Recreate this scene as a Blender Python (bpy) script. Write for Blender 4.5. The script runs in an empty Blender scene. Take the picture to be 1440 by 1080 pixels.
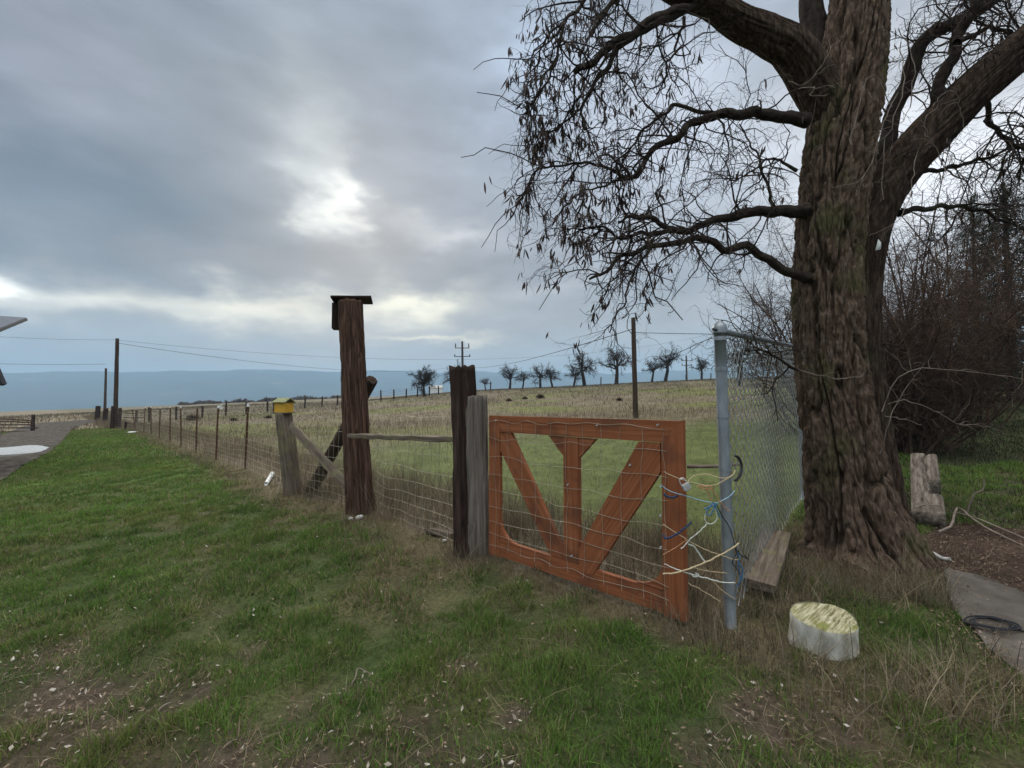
import bpy, math, random
import numpy as np
from mathutils import Vector, Matrix, geometry
R = math.radians
sc = bpy.context.scene
col = sc.collection
rng = np.random.default_rng(7)

# ------------------------------------------------------------------ noise
_p = np.random.default_rng(3).permutation(512)
_p = np.concatenate([_p, _p, _p])
_g = np.random.default_rng(4).normal(size=(512, 3)); _g /= np.linalg.norm(_g, axis=1)[:, None]
def noise3(x, y, z):
    x, y, z = np.broadcast_arrays(np.asarray(x, float), np.asarray(y, float), np.asarray(z, float))
    xi = np.floor(x).astype(int); yi = np.floor(y).astype(int); zi = np.floor(z).astype(int)
    xf, yf, zf = x - xi, y - yi, z - zi
    f = lambda t: t * t * t * (t * (t * 6 - 15) + 10)
    u, v, w = f(xf), f(yf), f(zf)
    def gr(a, b, c):
        h = _p[(_p[(_p[(xi + a) & 511] + yi + b) & 511] + zi + c) & 511]
        g = _g[h]
        return g[..., 0] * (xf - a) + g[..., 1] * (yf - b) + g[..., 2] * (zf - c)
    l = lambda a, b, t: a + (b - a) * t
    return 1.6 * l(l(l(gr(0,0,0), gr(1,0,0), u), l(gr(0,1,0), gr(1,1,0), u), v),
                   l(l(gr(0,0,1), gr(1,0,1), u), l(gr(0,1,1), gr(1,1,1), u), v), w)
def fbm(x, y, z=0.0, o=4):
    s = 0; a = 1; t = 0
    for i in range(o):
        s = s + a * noise3(np.asarray(x) * 2**i + 13.7*i, np.asarray(y) * 2**i - 7.1*i, np.asarray(z) * 2**i + 3.3*i); t += a; a *= .5
    return s / t
def sst(a, b, x):
    t = np.clip((np.asarray(x, float) - a) / (b - a), 0, 1)
    return t * t * (3 - 2 * t)

# ------------------------------------------------------------------ camera model and terrain
FPX, EYE, PITCH = 640.0, 1.5, R(2.4)
def hgt(x, y):
    x = np.asarray(x, float); y = np.asarray(y, float)
    r = np.hypot(x, y)
    k = 1 / (1 + (r / 420.0) ** 2) ** .5
    z = (.033 * y + .05 * x) * k
    z = z + 1.25 * sst(14, 66, y) * sst(-36, -4, x)
    z = z + .012 * noise3(x * 1.3, y * 1.3, 0) * sst(.5, 2, r) + .03 * noise3(x * .35, y * .35, 5)
    z = z + .036 * (noise3(x * 3.1, y * 3.1, 21) + .6 * noise3(x * 7, y * 7, 22)) * sst(1, 1.8, r) * (1 - sst(8, 13, r)) * (1 - sst(1.5, 2.1, x))
    z = z + .35 * noise3(x * .03, y * .03, 9) * sst(15, 80, r)
    z = z + .95 * sst(45, 110, r) * (1 - sst(-40, -4, x))
    z = z - 70 * sst(380, 1500, r)
    return z
Z0 = float(hgt(0, 0))
CAM = np.array([0, 0, EYE + Z0])
cp, sp_ = math.cos(PITCH), math.sin(PITCH)
def ray(px, py):
    a = (px - 720) / FPX; b = (540 - py) / FPX
    d = np.array([a, cp - b * sp_, sp_ + b * cp])
    return d / d[1]
def P(px, py, y):                       # the point a given distance in front of the photographer
    return CAM + ray(px, py) * y
def proj(p):
    q = np.asarray(p, float) - CAM
    f = q[1] * cp + q[2] * sp_; u = -q[1] * sp_ + q[2] * cp
    return (720 + FPX * q[0] / f, 540 - FPX * u / f)
def G(px, py, far=300.0):               # where that line of sight meets the ground
    d = ray(px, py)
    ys = np.geomspace(.8, far, 3000)
    pts = CAM[None] + d[None] * ys[:, None]
    below = pts[:, 2] < hgt(pts[:, 0], pts[:, 1])
    i = int(np.argmax(below)) if below.any() else len(ys) - 1
    p = pts[i].copy(); p[2] = hgt(p[0], p[1])
    return p
def on(x, y, dz=0.0):
    return np.array([x, y, float(hgt(x, y)) + dz])

# ------------------------------------------------------------------ materials
def nt(m):
    m.use_nodes = True
    return m.node_tree.nodes, m.node_tree.links
def mat_new(name):
    m = bpy.data.materials.new(name); n, l = nt(m)
    return m, n, l, n['Principled BSDF']
def rgb(c): return (c[0], c[1], c[2], 1)
def ramp(n, stops):
    r = n.new('ShaderNodeValToRGB'); e = r.color_ramp.elements
    e[0].position, e[0].color = stops[0][0], rgb(stops[0][1])
    e[1].position, e[1].color = stops[-1][0], rgb(stops[-1][1])
    for p, c in stops[1:-1]:
        k = e.new(p); k.color = rgb(c)
    return r
def noise_mat(name, stops, scale=(8, 8, 8), nscale=1.0, detail=6, rough=.85, bump=.3, bdist=.01, fine=None, coord='Object', metallic=0, spec=.3, patch=None):
    """noise coloured material; 'scale' stretches the grain along an object's own axes"""
    m, n, l, b = mat_new(name)
    tc = n.new('ShaderNodeTexCoord'); mp = n.new('ShaderNodeMapping')
    mp.inputs['Scale'].default_value = scale
    l.new(tc.outputs[coord], mp.inputs['Vector'])
    oi = n.new('ShaderNodeObjectInfo')
    mul = n.new('ShaderNodeMath'); mul.operation = 'MULTIPLY'; mul.inputs[1].default_value = 37.0
    l.new(oi.outputs['Random'], mul.inputs[0])
    ad = n.new('ShaderNodeVectorMath'); ad.operation = 'ADD'
    l.new(mp.outputs[0], ad.inputs[0]); l.new(mul.outputs[0], ad.inputs[1])
    t = n.new('ShaderNodeTexNoise'); t.inputs['Scale'].default_value = nscale
    t.inputs['Detail'].default_value = detail; t.inputs['Roughness'].default_value = .65
    l.new(ad.outputs[0], t.inputs['Vector'])
    r = ramp(n, stops); l.new(t.outputs['Fac'], r.inputs[0])
    out = r.outputs[0]
    if patch:                                    # big soft blotches of a second colour (lichen, damp, moss)
        t2 = n.new('ShaderNodeTexNoise'); t2.inputs['Scale'].default_value = patch[1]; t2.inputs['Detail'].default_value = 5
        l.new(tc.outputs['Object'], t2.inputs['Vector'])
        r2 = n.new('ShaderNodeMapRange'); r2.inputs[1].default_value = patch[2]; r2.inputs[2].default_value = patch[2] + .12
        l.new(t2.outputs['Fac'], r2.inputs[0])
        mx = n.new('ShaderNodeMixRGB'); mx.inputs[2].default_value = rgb(patch[0])
        fm = n.new('ShaderNodeMath'); fm.operation = 'MULTIPLY'; fm.inputs[1].default_value = patch[3]
        l.new(r2.outputs[0], fm.inputs[0]); l.new(fm.outputs[0], mx.inputs[0]); l.new(out, mx.inputs[1])
        out = mx.outputs[0]
    l.new(out, b.inputs['Base Color'])
    b.inputs['Roughness'].default_value = rough; b.inputs['Metallic'].default_value = metallic
    b.inputs['Specular IOR Level'].default_value = spec
    if bump:
        bn = n.new('ShaderNodeBump'); bn.inputs['Strength'].default_value = bump; bn.inputs['Distance'].default_value = bdist
        l.new(t.outputs['Fac'], bn.inputs['Height']); l.new(bn.outputs[0], b.inputs['Normal'])
    return m
def attr_mat(name, rough=.75, transl=.35, spec=.15, noise=0.0, nscale=30):
    """colour comes from each blade's own colour attribute"""
    m, n, l, b = mat_new(name)
    a = n.new('ShaderNodeAttribute'); a.attribute_name = 'col'
    src = a.outputs['Color']
    b.inputs['Roughness'].default_value = rough; b.inputs['Specular IOR Level'].default_value = spec
    if transl:
        tr = n.new('ShaderNodeBsdfTranslucent'); mx = n.new('ShaderNodeMixShader'); mx.inputs[0].default_value = transl
        l.new(src, tr.inputs['Color']); l.new(b.outputs[0], mx.inputs[1]); l.new(tr.outputs[0], mx.inputs[2])
        l.new(mx.outputs[0], n['Material Output'].inputs['Surface'])
    l.new(src, b.inputs['Base Color'])
    return m
M = {}
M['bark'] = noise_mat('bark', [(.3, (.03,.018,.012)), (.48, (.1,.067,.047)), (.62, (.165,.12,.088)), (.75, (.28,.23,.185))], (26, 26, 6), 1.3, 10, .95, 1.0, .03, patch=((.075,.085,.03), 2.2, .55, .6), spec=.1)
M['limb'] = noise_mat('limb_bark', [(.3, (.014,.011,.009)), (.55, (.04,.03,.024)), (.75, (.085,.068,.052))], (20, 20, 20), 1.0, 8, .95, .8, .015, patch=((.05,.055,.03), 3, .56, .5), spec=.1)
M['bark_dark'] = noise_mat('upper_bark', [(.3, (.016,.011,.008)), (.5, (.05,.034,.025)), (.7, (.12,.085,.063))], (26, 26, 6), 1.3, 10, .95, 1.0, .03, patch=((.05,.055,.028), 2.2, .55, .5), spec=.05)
M['twig'] = noise_mat('twig_bark', [(.3, (.02,.014,.011)), (.7, (.055,.04,.032))], (9, 9, 9), 1, 3, .9, 0, spec=.15)
M['pale_twig'] = noise_mat('pale_twig_bark', [(.3, (.12,.09,.07)), (.7, (.26,.21,.17))], (9, 9, 9), 1, 3, .9, 0)
M['pod'] = noise_mat('pod', [(.3, (.02,.011,.008)), (.7, (.055,.028,.018))], (60, 60, 60), 1, 3, .6, 0)
M['shrub'] = noise_mat('shrub_bark', [(.3, (.04,.026,.02)), (.7, (.11,.074,.055))], (6, 6, 6), 1, 3, .95, 0, spec=.05)
M['needles'] = noise_mat('needles', [(.3, (.012,.018,.011)), (.7, (.035,.048,.026))], (6, 6, 6), 1, 3, .95, 0, spec=.05)
M['brown_post'] = noise_mat('brown_post_wood', [(.32, (.016,.009,.007)), (.5, (.075,.04,.027)), (.7, (.18,.112,.08))], (34, 34, 1.6), 1.3, 9, .9, .9, .014, spec=.15)
M['dark_post'] = noise_mat('dark_post_wood', [(.28, (.012,.008,.007)), (.55, (.045,.028,.022)), (.75, (.1,.07,.055))], (26, 26, 1.4), 1.3, 9, .92, .9, .014, spec=.12)
M['grey_wood'] = noise_mat('grey_wood', [(.28, (.055,.044,.036)), (.5, (.15,.125,.105)), (.74, (.27,.24,.205))], (34, 34, 1.5), 1.2, 9, .9, .7, .008, spec=.15)
M['old_wood'] = noise_mat('old_wood', [(.28, (.05,.036,.026)), (.5, (.13,.1,.076)), (.74, (.24,.2,.155))], (30, 30, 1.6), 1.2, 9, .92, .8, .008, patch=((.17,.16,.075), 6, .5, .55), spec=.12)
M['red_wood'] = noise_mat('red_stained_wood', [(.22, (.09,.028,.012)), (.42, (.21,.066,.026)), (.6, (.28,.1,.042)), (.8, (.36,.16,.08))], (42, 42, 1.3), 1.3, 10, .75, .5, .005, patch=((.11,.045,.025), 3.5, .52, .7), spec=.2)
M['beam'] = noise_mat('beam_wood', [(.3, (.035,.026,.02)), (.5, (.12,.098,.078)), (.72, (.27,.235,.19))], (26, 26, 3), 1.2, 9, .92, .9, .012, spec=.1)
M['steel'] = noise_mat('galvanised_steel', [(.3, (.17,.19,.205)), (.7, (.31,.335,.35))], (14, 14, 5), 1, 6, .48, .08, .002, metallic=.55, spec=.5)
M['mesh'] = noise_mat('galvanised_wire', [(.3, (.22,.235,.225)), (.7, (.4,.42,.4))], (20, 20, 20), 1, 3, .5, 0, metallic=.4, spec=.5)
M['wire'] = noise_mat('fence_wire', [(.3, (.24,.2,.14)), (.7, (.45,.4,.31))], (8, 8, 8), 1, 4, .6, 0, metallic=.25)
M['rust'] = noise_mat('rusty_steel', [(.3, (.055,.026,.016)), (.7, (.14,.07,.042))], (30, 30, 6), 1, 5, .85, .2, .002, metallic=.2)
M['white'] = noise_mat('white_paint', [(.3, (.55,.55,.53)), (.7, (.8,.8,.78))], (12, 12, 12), 1, 4, .7, .1, .002)
M['yellow'] = noise_mat('yellow_paint', [(.25, (.4,.2,.02)), (.6, (.6,.34,.035)), (.8, (.7,.45,.08))], (25, 25, 25), 1, 5, .7, .15, .002)
M['lichen_roof'] = noise_mat('lichen_roof', [(.3, (.14,.13,.08)), (.6, (.3,.32,.16)), (.8, (.4,.42,.25))], (40, 40, 40), 1, 5, .95, .5, .006)
M['dark_metal'] = noise_mat('dark_metal', [(.3, (.03,.032,.035)), (.7, (.07,.07,.075))], (10, 10, 10), 1, 3, .6, .1, .002, metallic=.3)
M['pole'] = noise_mat('pole_wood', [(.3, (.03,.02,.015)), (.7, (.09,.062,.045))], (14, 14, .8), 1.3, 6, .9, .4, .01, spec=.1)
M['whitewash'] = noise_mat('whitewashed_bark', [(.3, (.16,.14,.1)), (.46, (.4,.37,.3)), (.68, (.68,.65,.58))], (13, 13, 7), 1, 8, .9, .7, .008, patch=((.3,.29,.18), 8, .58, .6))
M['stump_top'] = noise_mat('mossy_stump_top', [(.3, (.05,.045,.018)), (.42, (.19,.175,.08)), (.55, (.4,.37,.23)), (.75, (.6,.57,.44))], (7, 60, 16), 1.2, 8, .92, .9, .012, patch=((.16,.17,.03), 9, .48, .8))
M['concrete'] = noise_mat('concrete', [(.25, (.06,.05,.042)), (.55, (.115,.1,.085)), (.8, (.165,.148,.13))], (3, 3, 3), 1.4, 10, .92, .35, .006, patch=((.05,.04,.032), 2.6, .5, .75), spec=.1)
M['gravel'] = noise_mat('road_gravel', [(.3, (.03,.026,.023)), (.5, (.085,.075,.066)), (.7, (.18,.162,.142))], (2.4, 2.4, 2.4), 2.0, 12, 1.0, .5, .03, patch=((.06,.06,.035), .35, .56, .5), spec=0)
M['stone'] = noise_mat('pale_stone', [(.3, (.35,.33,.3)), (.7, (.62,.6,.56))], (20, 20, 20), 1, 6, .9, .4, .004)
M['roof'] = noise_mat('slate_grey_roofing', [(.3, (.1,.11,.13)), (.7, (.16,.17,.19))], (8, 8, 8), 1, 5, .8, .2, .004)
M['fascia'] = noise_mat('dark_fascia', [(.3, (.02,.02,.024)), (.7, (.045,.043,.05))], (8, 8, 8), 1, 5, .7, .1, .004)
M['siding'] = noise_mat('siding', [(.3, (.3,.3,.29)), (.7, (.4,.4,.39))], (2, 2, 24), 1, 5, .8, .2, .004)
M['grass'] = attr_mat('grass_blades', .7, .35)
M['dry'] = attr_mat('dry_stems', .85, .25)
M['litter'] = attr_mat('litter', .9, .0)
def plain(name, c, rough=.8, var=.25, sc_=25):
    return noise_mat(name, [(.3, tuple(v*(1-var) for v in c)), (.7, tuple(min(1, v*(1+var)) for v in c))], (sc_,)*3, 1, 4, rough, .2, .002)
M['tan_rope'] = plain('tan_rope', (.46,.36,.22), .9, .3, 120)
M['pale_rope'] = plain('pale_rope', (.55,.56,.5), .9, .25, 120)
M['sky_rope'] = plain('light_blue_rope', (.27,.42,.5), .8, .25, 120)
M['blue_rope'] = plain('blue_rope', (.05,.15,.27), .8, .3, 120)
M['navy_rope'] = plain('navy_rope', (.022,.04,.085), .8, .3, 120)
M['orange_rope'] = plain('orange_rope', (.4,.2,.1), .85, .3, 120)
M['black_rope'] = plain('black_cord', (.015,.016,.02), .7, .3, 120)
M['silver'] = noise_mat('padlock_steel', [(.3, (.5,.5,.5)), (.7, (.72,.72,.72))], (40,)*3, 1, 3, .35, .05, .001, metallic=.7)
m, n, l, b = mat_new('water'); b.inputs['Base Color'].default_value = (.5,.49,.47,1); b.inputs['Roughness'].default_value = .16  # pale base paints in extra brightness for the sky's reflection
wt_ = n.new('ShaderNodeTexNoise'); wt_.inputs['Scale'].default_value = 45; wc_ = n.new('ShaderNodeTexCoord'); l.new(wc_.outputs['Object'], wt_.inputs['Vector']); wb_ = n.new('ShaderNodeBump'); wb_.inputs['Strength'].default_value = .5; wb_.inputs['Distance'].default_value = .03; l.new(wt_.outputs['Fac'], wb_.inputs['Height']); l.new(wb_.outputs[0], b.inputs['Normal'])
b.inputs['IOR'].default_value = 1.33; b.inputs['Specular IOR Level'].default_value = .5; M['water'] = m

# ------------------------------------------------------------------ mesh building
PM = {}
class MB:
    def __init__(s): s.v = []; s.f = []; s.n = 0; s.mi = []; s.c = []
    def add(s, v, faces, mi=0, c=None):
        v = np.asarray(v, float).reshape(-1, 3)
        s.v.append(v)
        for F in (faces if isinstance(faces, list) else [faces]):
            F = np.asarray(F, int)
            if F.size: s.f.append(F + s.n); s.mi.append(np.full(len(F), mi))
        if c is not None: s.c.append(np.asarray(c, float))
        s.n += len(v); return s
    def mesh(s, name, mats, smooth=True):
        me = bpy.data.meshes.new(name)
        V = np.concatenate(s.v) if s.v else np.zeros((0, 3))
        me.vertices.add(len(V)); me.vertices.foreach_set('co', V.ravel().astype(np.float32))
        tot = np.concatenate([np.full(len(F), F.shape[1]) for F in s.f])
        loops = np.concatenate([F.ravel() for F in s.f])
        me.loops.add(len(loops)); me.loops.foreach_set('vertex_index', loops.astype(np.int32))
        me.polygons.add(len(tot))
        st = np.concatenate([[0], np.cumsum(tot)[:-1]])
        me.polygons.foreach_set('loop_start', st.astype(np.int32)); me.polygons.foreach_set('loop_total', tot.astype(np.int32))
        me.polygons.foreach_set('material_index', np.concatenate(s.mi).astype(np.int32))
        me.polygons.foreach_set('use_smooth', np.full(len(tot), bool(smooth)))
        for m_ in (mats if isinstance(mats, (list, tuple)) else [mats]): me.materials.append(m_)
        me.update(calc_edges=True)
        if s.c:
            C = np.concatenate(s.c); C = np.concatenate([C, np.ones((len(C), 1))], 1)
            at = me.attributes.new('col', 'FLOAT_COLOR', 'POINT'); at.data.foreach_set('color', C.ravel().astype(np.float32))
        return me
    def build(s, name, mats, parent=None, M_=None, smooth=True):
        """verts are in the frame M_ (world when None)"""
        o = bpy.data.objects.new(name, s.mesh(name, mats, smooth)); col.objects.link(o)
        place(o, parent, M_ or Matrix.Identity(4)); return o
def place(o, parent, Mw):
    PM[o.name] = Mw.copy()
    if parent is not None:
        o.parent = parent; o.matrix_basis = PM[parent.name].inverted() @ Mw
    else: o.matrix_basis = Mw
def T(p): return Matrix.Translation(Vector([float(v) for v in p]))
def tag(o, label=None, cat=None, group=None, kind=None):
    if label: o['label'] = label
    if cat: o['category'] = cat
    if group: o['group'] = group
    if kind: o['kind'] = kind
    return o
def empty(name, loc, label=None, cat=None, group=None):
    o = bpy.data.objects.new(name, None); col.objects.link(o); place(o, None, T(loc)); o.empty_display_size = .1
    return tag(o, label, cat, group)
def rebase(mb, loc):
    mb.v = [v - np.asarray(loc) for v in mb.v]; return mb
def frame(p0, p1, ref=(0, 0, 1)):
    """matrix with local z from p0 to p1 and local x across ref"""
    p0 = np.asarray(p0, float); z = np.asarray(p1, float) - p0; L = np.linalg.norm(z); z = z / L
    r = np.asarray(ref, float)
    if abs(np.dot(r, z)) > .97 * np.linalg.norm(r): r = np.array([1., 0, 0]) if abs(z[0]) < .9 else np.array([0, 1., 0])
    y = r - z * np.dot(r, z); y /= np.linalg.norm(y); x = np.cross(y, z)
    m_ = Matrix(((x[0], y[0], z[0], p0[0]), (x[1], y[1], z[1], p0[1]), (x[2], y[2], z[2], p0[2]), (0, 0, 0, 1)))
    return m_, L
def tubes(Pts, Rad, sides=4, ends=True):
    """N polylines of n points each -> verts, [faces]"""
    Pts = np.asarray(Pts, float); Rad = np.asarray(Rad, float)
    N, n, _ = Pts.shape
    t = np.empty_like(Pts); t[:, 1:-1] = Pts[:, 2:] - Pts[:, :-2]; t[:, 0] = Pts[:, 1] - Pts[:, 0]; t[:, -1] = Pts[:, -1] - Pts[:, -2]
    t /= np.linalg.norm(t, axis=2)[..., None] + 1e-9
    ax = np.argmin(np.abs(t.mean(1)), axis=1); ref = np.eye(3)[ax]
    x = np.cross(t, ref[:, None, :]); x /= np.linalg.norm(x, axis=2)[..., None] + 1e-9
    y = np.cross(t, x)
    a = np.arange(sides) * 2 * math.pi / sides
    V = Pts[:, :, None] + Rad[:, :, None, None] * (np.cos(a)[None, None, :, None] * x[:, :, None] + np.sin(a)[None, None, :, None] * y[:, :, None])
    idx = np.arange(N * n * sides).reshape(N, n, sides); nx = np.roll(idx, -1, 2)
    F = np.stack([idx[:, :-1], idx[:, 1:], nx[:, 1:], nx[:, :-1]], -1).reshape(-1, 4)
    fs = [F]
    if ends:
        fs.append(idx[:, -1, :].reshape(N, sides)); fs.append(idx[:, 0, ::-1].reshape(N, sides))
    return V.reshape(-1, 3), fs
def resample(pts, n):
    pts = np.asarray(pts, float); d = np.concatenate([[0], np.cumsum(np.linalg.norm(np.diff(pts[:, :3], axis=0), axis=1))])
    s = np.linspace(0, d[-1], n)
    return np.stack([np.interp(s, d, pts[:, k]) for k in range(pts.shape[1])], 1)
def smooth_curve(pts, n):
    """Catmull-Rom through the points, resampled"""
    p = np.asarray(pts, float); q = np.vstack([2*p[0]-p[1], p, 2*p[-1]-p[-2]]); out = []
    for i in range(1, len(q) - 2):
        for t in np.linspace(0, 1, 8, endpoint=False):
            out.append(.5*((2*q[i]) + (-q[i-1]+q[i+1])*t + (2*q[i-1]-5*q[i]+4*q[i+1]-q[i+2])*t*t + (-q[i-1]+3*q[i]-3*q[i+1]+q[i+2])*t**3))
    out.append(q[-2]); return resample(np.array(out), n)
def wire(mb, pts, r, n=16, sides=5, mi=0):
    c = smooth_curve(pts, n) if len(pts) > 2 else resample(pts, n)
    V, F = tubes(c[None], np.full((1, n), r), sides); return mb.add(V, F, mi)
def grid_faces(nr, ns, closed=True):
    idx = np.arange(nr * ns).reshape(nr, ns); nx = np.roll(idx, -1, 1)
    F = np.stack([idx[:-1], nx[:-1], nx[1:], idx[1:]], -1)
    return (F if closed else F[:, :-1]).reshape(-1, 4)
def log_mb(L, r0, r1, seed, groove=.1, K=3.0, zs=.8, sq=2.0, asp=1.0, ns=56, nr=None, bend=0, rag=.02, chip=.0):
    """a round or squared timber along local z with cracks and an uneven end"""
    nr = nr or max(8, int(L / .035)); zz = np.linspace(0, 1, nr); a = np.arange(ns) * 2 * math.pi / ns
    A, Zt = np.meshgrid(a, zz); z = Zt * L
    base = (np.abs(np.cos(A))**sq + np.abs(np.sin(A))**sq) ** (-1 / sq)
    r = (r0 + (r1 - r0) * Zt) * base
    cx, cy = np.cos(A), np.sin(A)
    n1 = noise3(cx*K + seed, cy*K, z*zs + seed*.7 + .35*noise3(cx*2, cy*2, z*3 + seed))
    crack = np.exp(-(n1/.1)**2)
    n2 = fbm(cx*1.2 + seed, cy*1.2, z*1.5, 3); n3 = noise3(cx*K*3, cy*K*3 + seed, z*4)
    rm = (r0 + r1) / 2
    r = r * (1 + .09*n2 + .04*n3 + .02*noise3(cx*K*5, cy*K*5, z*7+seed)) - rm * groove * crack
    if chip: r = r - rm*chip*np.clip(fbm(cx*1.5-seed, cy*1.5, z*2.2, 3)-.12, 0, 1)
    zt = z + np.where(Zt > .999, rag * fbm(cx*2.5+seed, cy*2.5, 3.0, 3) * 2, 0)
    bx = bend * np.sin(Zt * math.pi) * L
    V = np.stack([r*cx + bx, r*cy*asp, zt], -1)
    mb = MB(); F = grid_faces(nr, ns)
    top = V[-1].mean(0); V2 = [V.reshape(-1, 3)]
    rings = []
    for k, s in enumerate((.93, .6, .3)):                      # end grain
        rg = top + (V[-1] - top) * s; rg[:, 2] = V[-1][:, 2]*s + top[2]*(1-s) + .012*noise3(rg[:, 0]*30+seed, rg[:, 1]*30, k) + (.006 if s > .9 else 0); rings.append(rg)
    bot = V[0].mean(0)
    N0 = nr*ns; idx = np.arange(3*ns).reshape(3, ns) + N0; last = np.arange(ns) + (nr-1)*ns
    allr = np.vstack([last[None], idx]); nx = np.roll(allr, -1, 1)
    F2 = np.stack([allr[:-1], nx[:-1], nx[1:], allr[1:]], -1).reshape(-1, 4)
    ctop = N0 + 3*ns; cbot = ctop + 1
    tri = np.stack([idx[2], np.roll(idx[2], -1), np.full(ns, ctop)], -1)
    tb = np.stack([np.roll(np.arange(ns), -1), np.arange(ns), np.full(ns, cbot)], -1)
    mb.add(np.vstack([V.reshape(-1, 3)] + rings + [[rings[2].mean(0)], [bot]]), [np.vstack([F, F2]), np.vstack([tri, tb])])
    return mb
def log(name, p0, p1, r0, r1, mat, parent=None, seed=1, ref=(0, 1, 0), **k):
    Mx, L = frame(p0, p1, ref)
    return log_mb(L, r0, r1, seed, **k).build(name, mat, parent, Mx)
def board_mb(L, w, t, seed=1, wob=.002, cut0=0, cut1=0, nz=None, bev=.004):
    """plank along local z: w across local x, t across local y, ends sheared by cut0 / cut1 (mitres)"""
    b_ = bev; nz = nz or max(4, int(L / .08))
    prof = np.array([(-w/2+b_, -t/2), (-w/4, -t/2), (0, -t/2), (w/4, -t/2), (w/2-b_, -t/2), (w/2, -t/2+b_), (w/2, t/2-b_), (w/2-b_, t/2), (w/4, t/2), (0, t/2), (-w/4, t/2), (-w/2+b_, t/2), (-w/2, t/2-b_), (-w/2, -t/2+b_)])
    ns = len(prof); zz = np.linspace(0, 1, nz)
    V = np.zeros((nz, ns, 3))
    for i, q in enumerate(zz):
        z0 = cut0 * prof[:, 0]; z1 = L + cut1 * prof[:, 0]
        V[i, :, 0] = prof[:, 0]; V[i, :, 1] = prof[:, 1]; V[i, :, 2] = z0 + (z1 - z0) * q
    V[..., 0] += wob * noise3(V[..., 2]*5, seed + V[..., 0]*9, 1.); V[..., 1] += wob * noise3(V[..., 2]*5, seed*2., V[..., 0]*9)
    mb = MB(); idx = np.arange(nz*ns).reshape(nz, ns)
    F = grid_faces(nz, ns)
    mb.add(V.reshape(-1, 3), [F, idx[-1][None], idx[0][::-1][None]])
    return mb
def board(name, p0, p1, w, t, mat, parent=None, thick_dir=(0, 1, 0), seed=1, **k):
    Mx, L = frame(p0, p1, thick_dir)
    return board_mb(L, w, t, seed, **k).build(name, mat, parent, Mx, smooth=False)
def box_mb(c, s, mb=None, mi=0):
    mb = mb or MB(); c = np.asarray(c, float); s = np.asarray(s, float) / 2
    v = np.array([(x, y, z) for x in (-1, 1) for y in (-1, 1) for z in (-1, 1)]) * s + c
    f = np.array([(0,1,3,2), (4,6,7,5), (0,4,5,1), (2,3,7,6), (0,2,6,4), (1,5,7,3)])
    return mb.add(v, f, mi)
def drape(name, poly, res, dz, mat, label=None, cat=None, kind='structure', crown=0):
    """a sheet laid on the ground inside a closed outline"""
    poly = [np.asarray(q)[:2] for q in poly]; out = []
    for a, b_ in zip(poly, poly[1:] + poly[:1]):
        n_ = max(1, int(np.linalg.norm(b_ - a) / res)); out += [a + (b_ - a) * k / n_ for k in range(n_)]
    out = np.array(out); out = out + .25*res*np.stack([noise3(out[:, 0]/res/2, out[:, 1]/res/2, 1), noise3(out[:, 0]/res/2, out[:, 1]/res/2, 8)], 1)
    lo, hi = out.min(0), out.max(0)
    gx, gy = np.meshgrid(np.arange(lo[0], hi[0], res), np.arange(lo[1], hi[1], res)); g = np.stack([gx.ravel(), gy.ravel()], 1)
    g = g[inpoly(g, out)]
    pts = [Vector(q) for q in np.vstack([out, g])]
    n_ = len(out)
    v, e, f, *_ = geometry.delaunay_2d_cdt(pts, [(i, (i+1) % n_) for i in range(n_)], [], 1, 1e-5)
    v = np.array([tuple(q) for q in v]); V = np.column_stack([v, hgt(v[:, 0], v[:, 1]) + dz])
    mb = MB().add(V, np.array([tuple(q) for q in f if len(q) == 3]))
    o = mb.build(name, mat); return tag(o, label, cat, None, kind)
def inpoly(p, poly):
    poly = np.asarray(poly)[:, :2]; x, y = p[:, 0], p[:, 1]; c = np.zeros(len(p), bool); j = len(poly) - 1
    for i in range(len(poly)):
        xi, yi = poly[i]; xj, yj = poly[j]
        k = ((yi > y) != (yj > y)) & (x < (xj - xi) * (y - yi) / (yj - yi + 1e-12) + xi)
        c ^= k; j = i
    return c
def copy_tree(o, parent=None):
    c = o.copy(); col.objects.link(c); c.parent = parent
    for k in ('label', 'category', 'group'):
        if parent is None and k in c and k == 'label': del c[k]
    for ch in o.children: copy_tree(ch, c)
    return c
# ------------------------------------------------------------------ light and air
HAZE, SUN, EXPO, BACK = .00034, 1.9, 0.0, 2.1
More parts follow.
